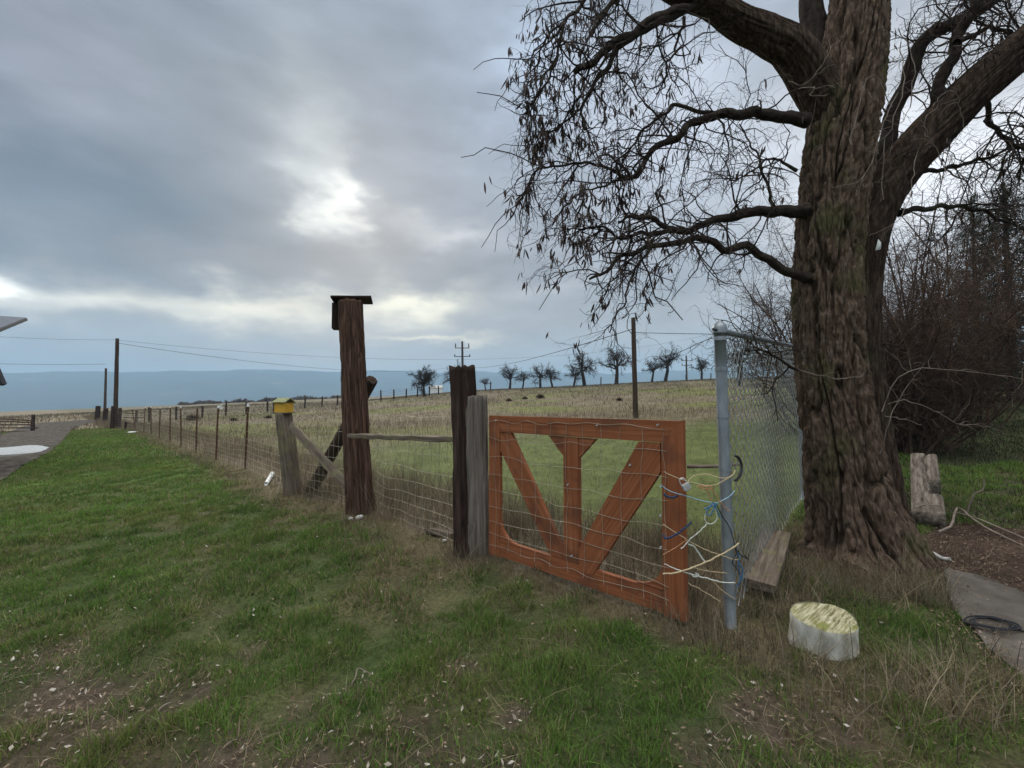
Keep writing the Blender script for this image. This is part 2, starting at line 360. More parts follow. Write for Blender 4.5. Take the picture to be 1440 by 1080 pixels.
# cloud colour by elevation above the horizon (position in radians): pale near the horizon, slate overhead, brightened high up, out of view, to light the ground
SKY_STOPS = [(0.0, (.34,.40,.45)), (.07, (.33,.385,.43)), (.16, (.42,.43,.44)), (.28, (.24,.265,.3)), (.5, (.27,.31,.365)), (.75, (.34,.395,.47)), (.96, (1.9,1.9,1.86))]
LOBES = [ # direction (as px, py), extent, colour, amount, tilt
 (-110, 402, 85, 50, (3.0,2.9,2.6), .95),  # unseen bright bank left of view, added for the puddle to reflect
 (120, 418, 150, 22, (1.1,1.07,.95), .9), (340, 428, 160, 28, (1.2,1.14,.93), .95), (575, 430, 95, 26, (1.25,1.2,.95), .95), (600, 486, 75, 7, (1.0,.93,.72), .85), (780, 400, 120, 18, (.62,.62,.63), .6),
 (200, 480, 260, 22, (.36,.42,.47), .55), (740, 470, 120, 30, (.36,.38,.42), .5),
 (470, 280, 32, 62, (1.25,1.27,1.2), 1.0, .55), (425, 195, 45, 95, (.58,.63,.65), .9, .45), (395, 110, 80, 80, (.40,.455,.49), .7, .4),
 (190, 285, 230, 100, (.15,.2,.26), 1.0), (560, 170, 80, 110, (.28,.325,.39), .8), (660, 250, 120, 100, (.29,.33,.405), .7), (330, 360, 230, 26, (.255,.26,.285), .85), (600, 362, 110, 24, (.27,.28,.31), .8), (640, 325, 70, 18, (.62,.63,.64), .75), (545, 400, 60, 12, (.5,.5,.48), .5),
 (740, 90, 100, 130, (.55,.66,.83), .85), (930, 180, 190, 160, (.72,.78,.9), .85), (860, 330, 150, 50, (.62,.64,.7), .7), (760, 300, 60, 50, (.36,.4,.47), .6), (1330, 250, 300, 220, (1.15,1.16,1.2), .97), (40, 50, 170, 110, (.37,.385,.46), .7), (250, 20, 150, 60, (.27,.32,.38), .6),
]
# ================================================================== fence posts, gate and everything fixed to them
UP = np.array([0, 0, 1.])
gp0 = G(652, 781); gp0[:2] += (.02, .06)
post_gate = log('timber_post', gp0 - UP*.1, P(650, 517, gp0[1]), .118, .118, M['dark_post'], seed=3, sq=3.6, groove=.13, K=2.2, ns=72, rag=.03, chip=.5, bend=.008)
tag(post_gate, 'thick nearly black square timber post on the hinge side of the red-brown gate', 'post', 'old wooden posts of the near fence')
gk0 = G(674, 780)
gk = log('timber_post', gk0 - UP*.1, P(670, 558, gk0[1]), .098, .096, M['grey_wood'], seed=8, sq=5, asp=.62, groove=.16, K=2.0, ns=72, rag=.03, chip=.5)
tag(gk, 'shorter grey weathered split post standing against the dark timber post beside the gate', 'post', 'old wooden posts of the near fence')
bp0 = G(508, 726); bp0[1] += .16; bp0[0] -= .05
BPT = P(493, 424, bp0[1])
bp = log('timber_post', bp0 - UP*.1, BPT, .178, .148, M['brown_post'], seed=5, groove=.2, K=3.0, ns=110, rag=.02, chip=.35, bend=-.004)
tag(bp, 'tallest fence post, a thick reddish brown round log with a nest box on its top', 'post', 'old wooden posts of the near fence')
sp0 = G(414, 696); sp0[1] += .12; sp0[0] -= .06
SPT = P(399, 581, sp0[1])
sp = log('timber_post', sp0 - UP*.1, SPT, .138, .125, M['old_wood'], seed=11, groove=.12, K=2.4, ns=64, chip=.3)
tag(sp, 'short leaning grey brown round post carrying the yellow birdhouse', 'post', 'old wooden posts of the near fence')

# nest box on the tallest post
nb = BPT + np.array([-.05, .05, .01])
nbx = empty('nest_box', nb, 'dark grey wooden nest box with overhanging flat roof board fixed to the tallest post', 'nest box')
nm = M['grey_wood']
rz = Matrix.Rotation(R(14), 4, 'Z')
def on_frame(base, mb, name, mat, par, Mx=None, smooth=False):
    return mb.build(name, mat, par, T(base) @ (Mx or Matrix.Identity(4)), smooth)
rf = board_mb(.5, .42, .028, 4, nz=8)
on_frame(nb + np.array([-.22, .04, .03]), rf, 'roof_board', M['dark_post'], nbx, rz @ Matrix.Rotation(R(87), 4, 'Y') @ Matrix.Rotation(R(90), 4, 'Z'))
bx_ = MB(); 
for c_, s_ in (((0, -.08, -.17), (.25, .018, .34)), ((0, .1, -.17), (.25, .018, .34)), ((-.116, .01, -.17), (.018, .158, .34)), ((.116, .01, -.17), (.018, .158, .34)), ((0, .01, -.331), (.21, .158, .018))): box_mb(c_, s_, bx_)
on_frame(nb + np.array([-.135, .17, 0]), bx_, 'box', M['dark_post'], nbx, rz)
# yellow birdhouse on the short post
bh = SPT + np.array([.0, .0, .0])
bhe = empty('birdhouse', bh, 'small yellow wooden birdhouse with a pale lichen covered roof on the short leaning post', 'birdhouse')
Mb = Matrix.Rotation(R(-24), 4, 'Z')
mb = box_mb((0, 0, .086), (.235, .16, .15)); on_frame(bh, mb, 'body', M['yellow'], bhe, Mb)
on_frame(bh, box_mb((0, 0, .006), (.32, .2, .012)), 'base_board', M['old_wood'], bhe, Mb)
for s in (-1, 1):
    Mr = Mb @ T((0, s*.052, .205)) @ Matrix.Rotation(R(-s*33), 4, 'X')
    on_frame(bh, box_mb((0, 0, 0), (.29, .13, .014)), 'roof_panel', M['lichen_roof'], bhe, Mr)
g_ = MB().add([(-.1175, -.08, .161), (-.1175, .08, .161), (-.1175, 0, .21), (-.1, -.08, .161), (-.1, .08, .161), (-.1, 0, .21)], [np.array([(0, 2, 1), (3, 4, 5)]), np.array([(0, 3, 5, 2), (1, 2, 5, 4), (0, 1, 4, 3)])])
on_frame(bh, g_, 'gable', M['yellow'], bhe, Mb)
th = np.arange(16)*2*math.pi/16
hole = MB().add(np.vstack([np.stack([np.full(16, -.119), .024*np.cos(th), .1+.024*np.sin(th)], 1), np.stack([np.full(16, -.1205), .024*np.cos(th), .1+.024*np.sin(th)], 1)]), [grid_faces(2, 16), np.arange(16, 32)[None]])
on_frame(bh, hole, 'entrance_hole', M['black_rope'], bhe, Mb)
V, F = tubes(np.array([[(-.115, 0, .05), (-.165, 0, .05)]]), np.full((1, 2), .006), 8)
on_frame(bh, MB().add(V, F), 'perch', M['old_wood'], bhe, Mb)

# braces between the posts
lp = log('leaning_pole', G(428, 694) + np.array([.02, .12, -.05]), P(523, 534, 6.35), .092, .082, M['pole'], seed=17, groove=.08, K=2, ns=40, rag=.01)
tag(lp, 'dark round pole leaning diagonally behind the tallest post', 'pole')
br = board('brace_board', P(409, 598, 7.0), P(499, 694, 5.95), .115, .045, M['old_wood'], None, (-.5, -.8, .2), 5, wob=.01, nz=30)
tag(br, 'grey brown diagonal brace board running down from the birdhouse post to the tallest post', 'board')
hb = board('cross_board', P(496, 613, 5.50), P(645, 618, 4.28), .145, .05, M['old_wood'], None, (0, 0, 1), 9, wob=.012, nz=34)
tag(hb, 'weathered mossy board nailed level between the tallest post and the dark gate post', 'board')

# red-brown gate
g0 = G(689, 784); g1 = G(966, 882)
g0 = g0 + UP*.035; g1 = g1 + UP*.03
gx = g1 - g0; W = float(np.linalg.norm(gx)); gx = gx / W
gn = np.cross(gx, UP); gn /= np.linalg.norm(gn)             # faces the photographer
if np.dot(gn, CAM - g0) < 0: gn = -gn
H0, H1 = 1.215, 1.225
GM = Matrix(((gx[0], -gn[0], 0, g0[0]), (gx[1], -gn[1], 0, g0[1]), (gx[2], -gn[2], 1, g0[2]), (0, 0, 0, 1)))
gh = math.hypot(gx[0], gx[1])
GO = Matrix(((gx[0]/gh, -gn[0], 0, g0[0]), (gx[1]/gh, -gn[1], 0, g0[1]), (0, 0, 1, g0[2]), (0, 0, 0, 1)))
gate = empty('wooden_gate', g0, 'reddish brown stained wooden gate with V shaped braces and thin wire mesh on its face', 'gate')
def gpart(name, a, b_, w=.14, t=.038, y=0, seed=1, **k):
    p0 = GM @ Vector((a[0], y, a[1])); p1 = GM @ Vector((b_[0], y, b_[1]))
    return board(name, p0, p1, w, t, M['red_wood'], gate, -gn, seed, **k)
hw = .07
print('gate W', W, proj(g0 + UP*H0), proj(g1 + UP*H1), proj(g0), proj(g1))
# frame(): local x = y cross z ; for boards up (z=+up, y=-gn): x = (-gn) x up
sx = float(np.dot(np.cross(-gn, UP), gx))                    # +1 when local x runs along the gate
gpart('stile', (hw, 0.0), (hw, H0), seed=2)
gpart('stile', (W-hw, 0.0), (W-hw, H1-hw), w=.145, t=.045, seed=3, cut1=sx*1.0)
def poly_part(name, pts, t=.038, y=0, seed=0, mat='red_wood'):
    """flat sawn piece: outline in gate coordinates, real thickness"""
    pts = [(p[0]*gh, p[1] + p[0]*gx[2]) for p in pts]
    n_ = len(pts); a = np.array([(p[0], y - t/2, p[1]) for p in pts]); b2 = a + np.array([0, t, 0])
    i = np.arange(n_); j = np.roll(i, -1)
    mb = MB().add(np.vstack([a, b2]), [i[None], (i[::-1] + n_)[None], np.stack([i, i+n_, j+n_, j], 1)[:, ::-1]])
    # local axes: keep grain along the longest run by building in a turned frame
    d = np.array(pts[1]) - np.array(pts[0]); ang = math.atan2(d[0], d[1])
    Rm = Matrix.Rotation(ang, 4, 'Y'); Vv = np.vstack(mb.v); Ri = np.array(Rm.inverted().to_3x3())
    mb.v = [Vv @ Ri.T]
    return mb.build(name, M[mat], gate, GO @ Rm, smooth=False)
# top rail, mitred into the latch stile
poly_part('top_rail', [(.142, H0-.14), (W-.143, H1-.142), (W-.004, H1-.001), (.0, H0+.002), (.0, H0+.0005), (.142, H0+.0005)][:3] + [(.142, H0)], y=-.001, t=.04)
# bottom rail with its rounded corner blocks
poly_part('bottom_rail', [(.142, .012), (W-.146, .012), (W-.146, .145), (.142, .15)], y=.001, t=.037)
cx = W/2 + .02
poly_part('centre_post', [(cx-.07, .152), (cx-.07, H0-.142), (cx+.07, H0-.142), (cx+.07, .152)], t=.036, y=.002)
L0 = (.15, H0-.15); B0 = (cx-.075, .155)
def brace(a, b_, w, **k):
    a = np.array(a); b2 = np.array(b_); d = (b2 - a)/np.linalg.norm(b2-a); nn = np.array([-d[1], d[0]])*w/2
    poly_part('brace', [a+nn, b2+nn, b2-nn, a-nn], **k)
# left brace: under the top rail corner down to the foot of the centre post
poly_part('brace', [(.144, H0-.30), (cx-.20, .154), (cx-.0725, .154), (cx-.0725, .21), (.27, H0-.143), (.144, H0-.143)], t=.034, y=.003)
poly_part('brace', [(W-.148, H0-.32), (cx+.19, .105), (cx+.075, .105), (cx+.075, .27), (W-.30, H0-.139), (W-.148, H0-.139)], t=.036, y=-.004)
for s in (-1, 1):                                           # small triangular blocks under the top rail
    poly_part('gusset', [(cx+s*.0715, H0-.142), (cx+s*.22, H0-.142), (cx+s*.0715, H0-.29)], t=.03, y=.004)
def cove(cxx, s):                                           # curved corner blocks at the bottom
    pts = [(cxx, .1515)] + [(cxx + s*(.19 - .19*math.sin(t)), .1515 + .17 - .17*math.cos(t)) for t in np.linspace(0, math.pi/2, 7)]
    return pts
poly_part('corner_block', cove(.1425, 1), t=.034, y=.003); poly_part('corner_block', cove(W-.1465, -1), t=.034, y=.003)
# wire mesh stapled over the face
mb = MB(); fy = -.026
r_ = np.random.default_rng(5)
for i, z in enumerate((.1, .2, .31, .43, .56, .7, .86, 1.02, 1.17)):
    pts = [(x, fy - .004*r_.random(), z + .009*r_.normal() - .012*math.sin(x*3+i)) for x in np.linspace(.02, W-.1, 12)]
    wire(mb, [GM @ Vector(p) for p in pts], .0017, 36, 4)
for i, x in enumerate(np.linspace(.1, W-.12, 11)):
    pts = [(x + .007*r_.normal(), fy - .002 - .004*r_.random(), z) for z in np.linspace(.07, 1.18, 9)]
    wire(mb, [GM @ Vector(p) for p in pts], .0013, 28, 4)
rebase(mb, g0).build('wire_mesh', M['wire'], gate, T(g0))
for x, z in ((W-.16, H1-.03), (W-.62, H1-.05), (cx-.02, .72), (cx+.01, .2), (W-.15, .62), (W-.15, .42), (.1, H0-.04), (W-.36, .92)):
    V, F = tubes(np.array([[(x, -.02, z), (x, -.032, z)]]), np.full((1, 2), .0065), 8); V = np.array([tuple(GM @ Vector(v)) for v in V]); rebase(MB().add(V, F), g0).build('staple', M['silver'], gate, T(g0))

# ------------------------------------------------------------------ woven wire between the posts
def woven(name, a, b_, zs, dx, r, label, sag=.01, seed=0, vr=None, off=0.0, group='woven wire panels of the near fence'):
    a = np.asarray(a)[:2]; b_ = np.asarray(b_)[:2]; L = np.linalg.norm(b_-a); q = np.random.default_rng(seed); mb = MB()
    nn = np.array([-(b_-a)[1], (b_-a)[0]]) / L * off
    def pt(t, z, j=0):
        p = a + (b_-a)*t + nn
        return np.array([p[0] + j*.006*q.normal(), p[1] + j*.006*q.normal(), float(hgt(p[0], p[1])) + z + j*.008*q.normal()])
    nh = max(6, int(L/.35))
    for z in zs: wire(mb, [pt(t, z - sag*math.sin(t*math.pi), 1) for t in np.linspace(0, 1, nh)], r, nh*3, 4)
    for t in np.linspace(0, 1, int(L/dx)+1)[1:-1]: wire(mb, [pt(t, z, .7) for z in np.linspace(zs[0]-.02, zs[-1], 6)], vr or r*.8, 12, 4)
    base = on(*a); o = rebase(mb, base).build(name, M['wire'], None, T(base))
    return tag(o, label, 'wire fence', group)
ZS = [.06, .16, .27, .39, .52, .67, .84, 1.03, 1.24]
woven('woven_wire', gp0 + np.array([-.1, .1, 0]), bp0 + np.array([.12, .05, 0]), ZS, .16, .0022, 'thin woven wire panel between the dark gate post and the tallest post', seed=1)
woven('woven_wire', bp0 + np.array([-.12, .1, 0]), sp0 + np.array([.1, .02, 0]), ZS, .16, .0024, 'thin woven wire panel crossed by braces between the tallest post and the birdhouse post', seed=2)
TP = [(-5.81, 9.98), (-7.75, 11.99)] + [(-7.75 - .945*t, 11.99 + t) for t in (2.07, 4.17, 6.2, 8.7, 11.1, 13.8, 17.8)]
TPX = []
mb = None
ORD = ['nearest', 'second', 'third', 'fourth', 'fifth', 'sixth', 'seventh', 'eighth', 'ninth']
def tpost(i, x, y):
    b0 = on(x, y); e = empty('steel_post', b0); q = np.random.default_rng(40+i)
    Mt = T(b0) @ Matrix.Rotation(R(35 + q.uniform(-15, 15)), 4, 'Z') @ Matrix.Rotation(R(q.uniform(-2, 2) + (-9 if i == 8 else 0)), 4, 'Y') @ Matrix.Rotation(R(q.uniform(-1.5, 1.5)), 4, 'X')
    mb = MB(); h = 1.36
    for c_, s_ in (((0, 0, h/2-.1), (.045, .008, h+.2)), ((0, .022, h/2-.1), (.009, .036, h+.2))): box_mb(c_, s_, mb)
    for k in range(22): box_mb((0, -.007, .1 + k*.055), (.014, .008, .018), mb)
    mb.build('shaft', M['rust'], e, Mt, False)
    if i != 2 :
        mb = MB(); box_mb((0, .003, h+.03), (.05, .014, .075), mb); box_mb((0, .022, h+.03), (.013, .04, .075), mb); mb.build('white_tip', M['white'], e, Mt, False)
    extra = {0: 'white tipped rusty steel fence post, %s to the birdhouse post', 2: 'all rusty steel fence post without a white tip, %s from the birdhouse', 8: 'tilted white tipped steel fence post, %s from the birdhouse'}.get(i, 'white tipped rusty steel fence post, %s from the birdhouse post')
    tag(e, extra % ORD[i], 'fence post', 'steel fence posts')
for i, (x, y) in enumerate(TP): tpost(i, x, y)
ln = [sp0[:2]] + [np.array(t) for t in TP] + [np.array([-28.2, 32.6])]
mb = MB(); q = np.random.default_rng(9)
def lpt(s, z):
    k = int(min(s, len(ln)-1.001)); p = ln[k] + (ln[k+1]-ln[k])*(s-k); return np.array([p[0]+.008*q.normal(), p[1], float(hgt(*p)) + z + .01*q.normal()])
for z in ZS: wire(mb, [lpt(s, z) for s in np.linspace(0, len(ln)-1, 40)], .0028, 110, 4)
for k in range(len(ln)-1):
    L = np.linalg.norm(ln[k+1]-ln[k]); step = .2 if k < 3 else .35
    for s in np.arange(step, L, step): wire(mb, [lpt(k+s/L, z) for z in (.04, .4, .8, 1.24)], .002 if k < 3 else .0026, 7, 3)
b0 = on(*sp0[:2]); o = rebase(mb, b0).build('woven_wire', M['wire'], None, T(b0))
tag(o, 'long run of woven wire on the steel posts beyond the birdhouse', 'wire fence', 'woven wire panels of the near fence')

# white rags on one steel post
mb = MB()
for k, (dx, dz, w) in enumerate(((.06, 1.40, .05), (.11, 1.36, .06), (.1, 1.43, .03))):
    b0 = on(*TP[1]); mb.add(np.array([b0 + (dx-w, .0, dz-.02), b0 + (dx, .02, dz-.035), b0 + (dx+w, -.01, dz+.03), b0 + (dx-.01, .03, dz+.035)]), np.array([(0, 1, 2, 3)]))
o = mb.build('plastic_scrap', M['white']); tag(o, 'torn white scrap caught on the second steel post from the birdhouse', 'scrap')

# ------------------------------------------------------------------ chain link fence
c0 = G(1028, 882); c1 = G(1130, 703); CH = (880-456)/640*c0[1]
cl = empty('chain_link_fence', c0, 'galvanised chain link fence running back beside the big tree trunk', 'chain link fence')
c0t = P(1012, 462, c0[1] + .01); c1t = c1 + (c0t - c0) + UP*.02
def pipe(name, a, b_, r, mat='steel', n=14, par=None, base=None):
    V, F = tubes(np.array([resample(np.array([a, b_]), 8)]), np.full((1, 8), r), 18)
    return rebase(MB().add(V, F), a).build(name, M[mat], par, T(a))
pipe('corner_post', c0 - UP*.1, c0t, .034, par=cl); pipe('far_post', c1 - UP*.1, c1t, .024, par=cl)
# domed cap with its rail loop
th = np.linspace(0, 2*math.pi, 20, endpoint=False)
rings = [(.043, -.03), (.044, .0), (.038, .022), (.024, .036), (.012, .042), (.012, .05), (.006, .056)]
V = np.array([[(r*math.cos(t), r*math.sin(t), z) for t in th] for r, z in rings]).reshape(-1, 3)
MB().add(V, [grid_faces(len(rings), 20), (np.arange(20) + 20*(len(rings)-1))[None]]).build('post_cap', M['steel'], cl, T(c0t))
cd = (c1 - c0)/np.linalg.norm(c1 - c0); rt0 = c0t - UP*.015 + cd*.03
pipe('top_rail', rt0, c1t + cd*1.2 - UP*.0, .021, par=cl)
pipe('rail_bolt', c0t - UP*.01 - cd*.075 + np.array([-.02, 0, 0]), c0t - UP*.01 + cd*.02, .008, 'dark_metal', par=cl)
axis = c0t - c0
for k, z in enumerate((.10, .32, .52, .70, .86, .965)):
    p = c0 + axis*z; MB().add(np.array([[(.0375*math.cos(t), .0375*math.sin(t), dz) for t in th] for dz in (-.012, .012)]).reshape(-1, 3), grid_faces(2, 20)).build('tension_band', M['steel'], cl, T(p))
w = .062; Lc = np.linalg.norm(c1 - c0) + 1.2; nW = int(Lc/w); nK = int((CH-.1)/.05)
q = np.random.default_rng(4)
i = np.arange(nW)[:, None]; k = np.arange(nK+1)[None, :]
xs = np.where((i % 2) == 0, i*w + (k % 2)*w, (i+1)*w - (k % 2)*w) + .0008*q.normal(size=(nW, nK+1))
zz = np.broadcast_to(.06 + k*.05, xs.shape)
bul = .025*np.sin(xs*2.1) * np.sin(zz*2.2) + ((i % 2)*2-1)*.0012*((k % 2)*2-1) + .05*np.clip(.25-zz, 0, 1)*np.sin(xs*7)
nrm = np.cross(cd, UP); nrm /= np.linalg.norm(nrm)
fr = (xs/np.linalg.norm(c1-c0))
Pt = c0[None, None] + cd[None, None]*(xs[..., None] + .03) + axis[None, None]/np.linalg.norm(axis)*zz[..., None] + nrm*bul[..., None]
V, F = tubes(Pt, np.full(xs.shape, .0034), 4, False)
rebase(MB().add(V, F), c0).build('wire_mesh', M['mesh'], cl, T(c0))

# ------------------------------------------------------------------ cords tying the gate shut
ys0 = g1[1] - .05; yp = c0[1] - .045
def yx(px):                                                  # cord depth: gate face to steel post
    t = (px - 934) / (1028 - 934); return ys0 + (yp - ys0) * min(max(t, -.2), 1.1)
def cord(label, strands, r, mat, n=40, dy=0.0):
    mb = MB()
    q = np.random.default_rng(len(label))
    for s in strands:
        c = smooth_curve([P(a[0], a[1], yx(a[0]) + dy + (a[2] if len(a) > 2 else 0)) for a in s], n); k = np.arange(n)
        c = c + .0035*np.stack([noise3(k*.35, q.random()*9, 1), noise3(k*.35, q.random()*9, 5), noise3(k*.35, q.random()*9, 8)], 1)
        V, F = tubes(c[None], (r*.78*(1 + .22*noise3(k*.9, 3, q.random()*9)))[None], 6); mb.add(V, F)
    b0 = P(strands[0][0][0], strands[0][0][1], yx(strands[0][0][0]) + dy)
    o = rebase(mb, b0).build('rope', M[mat], None, T(b0)); return tag(o, label, 'rope', 'cords tying the gate shut')
cord('tan twine running from the gate past the padlock up to the steel post', [[(933, 663), (945, 669), (960, 675), (978, 679), (994, 683), (1010, 680), (1029, 669), (1034, 661, .06)], [(968, 676), (976, 669), (994, 667), (1012, 672), (1023, 672), (1030, 668, .02)]], .0038, 'tan_rope')
cord('light blue cord stretched from the gate stile round the steel post', [[(930, 683), (944, 691), (972, 700), (1004, 707), (1018, 703), (1029, 695), (1033, 690, .05)], [(928, 685), (931, 682)]], .004, 'sky_rope', dy=-.01)
cord('orange twine knot with a short tail beside the padlock', [[(980, 685), (986, 682), (993, 685), (999, 683), (1001, 687), (991, 688), (984, 686), (996, 684)], [(994, 686), (997, 696), (1001, 704)], [(996, 685), (1002, 690), (1010, 702), (1021, 716), (1026, 718)]], .0042, 'orange_rope', dy=-.015)
cord('pale cord tied in a hanging loop at the middle of the gap', [[(1005, 708), (996, 716), (991, 728), (994, 735), (1001, 737), (1008, 729), (1006, 718), (1001, 710)], [(996, 735), (985, 746), (969, 760), (958, 772)]], .0042, 'pale_rope', dy=-.02)
cord('bright blue cord bunched in a bow above the pale loop', [[(1003, 706), (997, 714), (993, 722), (998, 724), (1004, 716), (1006, 707)], [(1004, 707), (1008, 716), (1013, 728)], [(990, 716), (1000, 712), (1009, 709)]], .005, 'blue_rope', dy=-.028)
cord('dark navy band wrapped round the latch side of the gate', [[(933, 752, .02), (936, 757), (944, 755), (955, 749), (966, 740), (972, 735, .03)]], .0085, 'navy_rope', dy=-.012)
cord('short dark navy wrap high on the latch side of the gate', [[(934, 695, .02), (938, 698), (945, 700), (953, 697)]], .009, 'navy_rope', dy=-.012)
cord('long tan twine sloping down from the gate to the steel post', [[(932, 737), (945, 746), (963, 757), (980, 767), (994, 774), (1015, 781), (1032, 787), (1038, 787, .05)]], .0036, 'tan_rope', dy=-.004)
cord('thin pinkish twine crossing the gate stile below the navy band', [[(932, 780), (945, 773), (956, 766), (966, 759)]], .0034, 'orange_rope', dy=-.016)
cord('thick frayed tan rope sagging across the lower gap', [[(932, 807), (947, 806), (963, 802), (980, 796), (994, 790), (1008, 783), (1020, 777), (1034, 768), (1039, 764, .06)]], .0068, 'tan_rope', dy=-.022)
cord('pale cord running from the foot of the gate stile to the steel post', [[(934, 793), (955, 802), (976, 809), (994, 813), (1012, 818), (1034, 820)], [(970, 806), (976, 811), (983, 809), (978, 806)]], .0046, 'pale_rope', dy=-.016)
cord('short thick pale blue cord end slanting across the gap', [[(968, 765), (975, 768), (982, 777), (987, 785), (992, 791)]], .0062, 'pale_rope', dy=.01)
cord('lowest grey twine near the grass between gate and steel post', [[(968, 820), (985, 829), (1000, 838), (1013, 846)], [(1003, 817), (1015, 830), (1034, 843)], [(970, 797), (995, 803), (1022, 806)]], .0032, 'tan_rope', dy=.0)
cord('black cord hanging down along the steel post', [[(1007, 709), (1015, 724), (1025, 740), (1030, 755), (1034, 770), (1036, 780)], [(1034, 772), (1044, 782), (1052, 786), (1046, 780)], [(1036, 779), (1030, 790), (1036, 800), (1041, 806)]], .004, 'black_rope', dy=-.006)
cord('blue cord end dangling low behind the steel post', [[(1036, 776), (1040, 785), (1038, 798), (1041, 812), (1036, 826)], [(1037, 790), (1044, 800), (1043, 815)]], .0055, 'blue_rope', dy=.05)
# padlock
pk = P(964.5, 683.5, yx(965) - .03)
pl = empty('padlock', pk, 'small silver padlock hanging open on the twine beside the gate', 'padlock')
Mk = T(pk) @ Matrix.Rotation(R(-28), 4, 'Y')
V = []; prof = [(-.024, -.019), (-.018, -.024), (.018, -.024), (.024, -.019), (.024, .012), (.018, .017), (-.018, .017), (-.024, .012)]
mb = MB(); A = np.array([(x, -.009, z) for x, z in prof]); B = A + np.array([0, .018, 0]); i8 = np.arange(8)
A2 = A*np.array([.9, 1, .9]) + np.array([0, -.003, 0]); B2 = B*np.array([.9, 1, .9]) + np.array([0, .003, 0])
mb.add(np.vstack([A2, A, B, B2]), [grid_faces(4, 8), i8[::-1][None], (i8+24)[None]]); mb.build('body', M['silver'], pl, Mk, False)
mb = MB(); wire(mb, [(-.017, 0, .012), (-.018, 0, .03), (-.012, 0, .044), (0, 0, .05), (.012, 0, .044), (.018, 0, .034), (.017, 0, .024)], .0036, 24, 8)
mb.build('shackle', M['silver'], pl, Mk @ T((-.004, 0, .004)))
# branch and hose behind the gap
o = log('stick', P(966, 656, 3.25), P(1037, 653, 3.1), .014, .010, M['pale_twig'], seed=4, ns=10, nr=14, bend=.02)
tag(o, 'pale straight stick poking level between the gate and the steel post', 'stick')
mb = MB(); wire(mb, [P(1032, 640, 3.0), P(1039, 644, 3.02), P(1043, 655, 3.03), P(1041, 668, 3.0), P(1034, 676, 2.98)], .008, 24, 8)
b0 = P(1036, 652, 3.0); o = rebase(mb, b0).build('hose_piece', M['black_rope'], None, T(b0)); tag(o, 'short curved black hose hooked in the chain link beside the steel post', 'hose')
# ================================================================== loose things on the ground
# whitewashed stump
s0 = G(1163, 921); s0[1] += .1; s0[0] += .05
ns = 96; rr = .152
th = np.arange(ns)*2*math.pi/ns; lob = 1 + .05*np.cos(2*th+.6) + .03*np.sin(3*th) + .02*noise3(3*np.cos(th), 3*np.sin(th), 1)
st = empty('tree_stump', s0, 'low round whitewashed stump section with a mossy yellow top lying on the grass', 'stump')
TL = Matrix.Rotation(R(9), 4, Vector((1, -.35, 0)))
zr = np.linspace(-.04, .168, 14); V = []
for i, z in enumerate(zr):
    r = rr*lob*(1 + .03*noise3(4*np.cos(th), 4*np.sin(th), z*14) + .04*np.exp(-((z+.02)/.05)**2) - (.02 if i == 13 else 0)); V.append(np.stack([r*np.cos(th), r*np.sin(th), np.full(ns, z)], 1))
MB().add(np.vstack(V), [grid_faces(14, ns)]).build('bark', M['whitewash'], st, T(s0) @ TL)
V = []
for k, s in enumerate(np.linspace(1, .02, 26)):
    x = rr*lob*s*np.cos(th); y = rr*lob*s*np.sin(th); u_ = x*.6 - y*.8
    z = .1695 + .010*fbm(x*22, y*22, 2) - .012*np.exp(-((x*.3+y*.95+.03+.012*noise3(x*30, 1, 1))/.006)**2)*(x > -.05) - .02*np.clip(s-.86, 0, 1)*4*np.clip(fbm(x*9, y*9, 8)+.3, 0, 1) - .007*np.abs(noise3(u_*26, (x*.8+y*.6)*4, 3)) + (-.004 if k == 0 else 0)
    V.append(np.stack([x*(.985 if k == 0 else 1), y*(.985 if k == 0 else 1), z], 1))
V = np.vstack(V); cr = math.radians(37); MBt = MB().add(V, [grid_faces(26, ns), (np.arange(ns) + 25*ns)[None]])
Rt = Matrix.Rotation(cr, 4, 'Z'); MBt.v = [V @ np.array(Rt.to_3x3())]
MBt.build('cut_top', M['stump_top'], st, T(s0) @ TL @ Rt)
# plank by the chain link fence
a = G(1066, 845); b_ = G(1094, 768); a = a + UP*.1; b_ = b_ + UP*.11
o = board('plank', a, b_, .21, .055, M['old_wood'], None, (0, -.1, 1), 7, wob=.008, nz=24); tag(o, 'flat weathered plank lying against the foot of the chain link fence', 'plank')
# rotten beam
a = G(1306, 742) + UP*.07; b_ = P(1299, 647, 5.6)
Mx, L = frame(a, b_, (0, 0, 1)); nzr = 90; nsr = 64
zz = np.linspace(0, 1, nzr); A = np.arange(nsr)*2*math.pi/nsr; AA, ZZ = np.meshgrid(A, zz)
base = (np.abs(np.cos(AA))**7 + np.abs(np.sin(AA))**7)**(-1/7.)
X = .122*base*np.cos(AA); Y = .085*base*np.sin(AA); Z = ZZ*L
nz_ = fbm(X*16, Y*16, Z*3, 5)*1.4; X = X*(1+.035*nz_); Y = Y*(1+.03*nz_)
crk = np.exp(-((X + .01 + .05*noise3(Z*3, 1, 1))/.011)**2)*(Y > .06)*sst(.25, .5, ZZ); Y = Y - .035*crk
rot = sst(.26, .3, ZZ)*(1-sst(.46, .5, ZZ))
sgn = 1 if Mx.col[0][0] > 0 else -1
hole_ = rot*sst(.015, .045, X*sgn + .03*noise3(Z*9, 2, 2)); Y = np.where(Y > -.05, Y - .13*hole_, Y); X = X - sgn*.08*hole_*(X*sgn > .06)
Y = Y - .05*sst(.2, .0, ZZ)*np.clip(fbm(X*12, Z*8, 5)+.3, 0, 1)*(Y > 0)
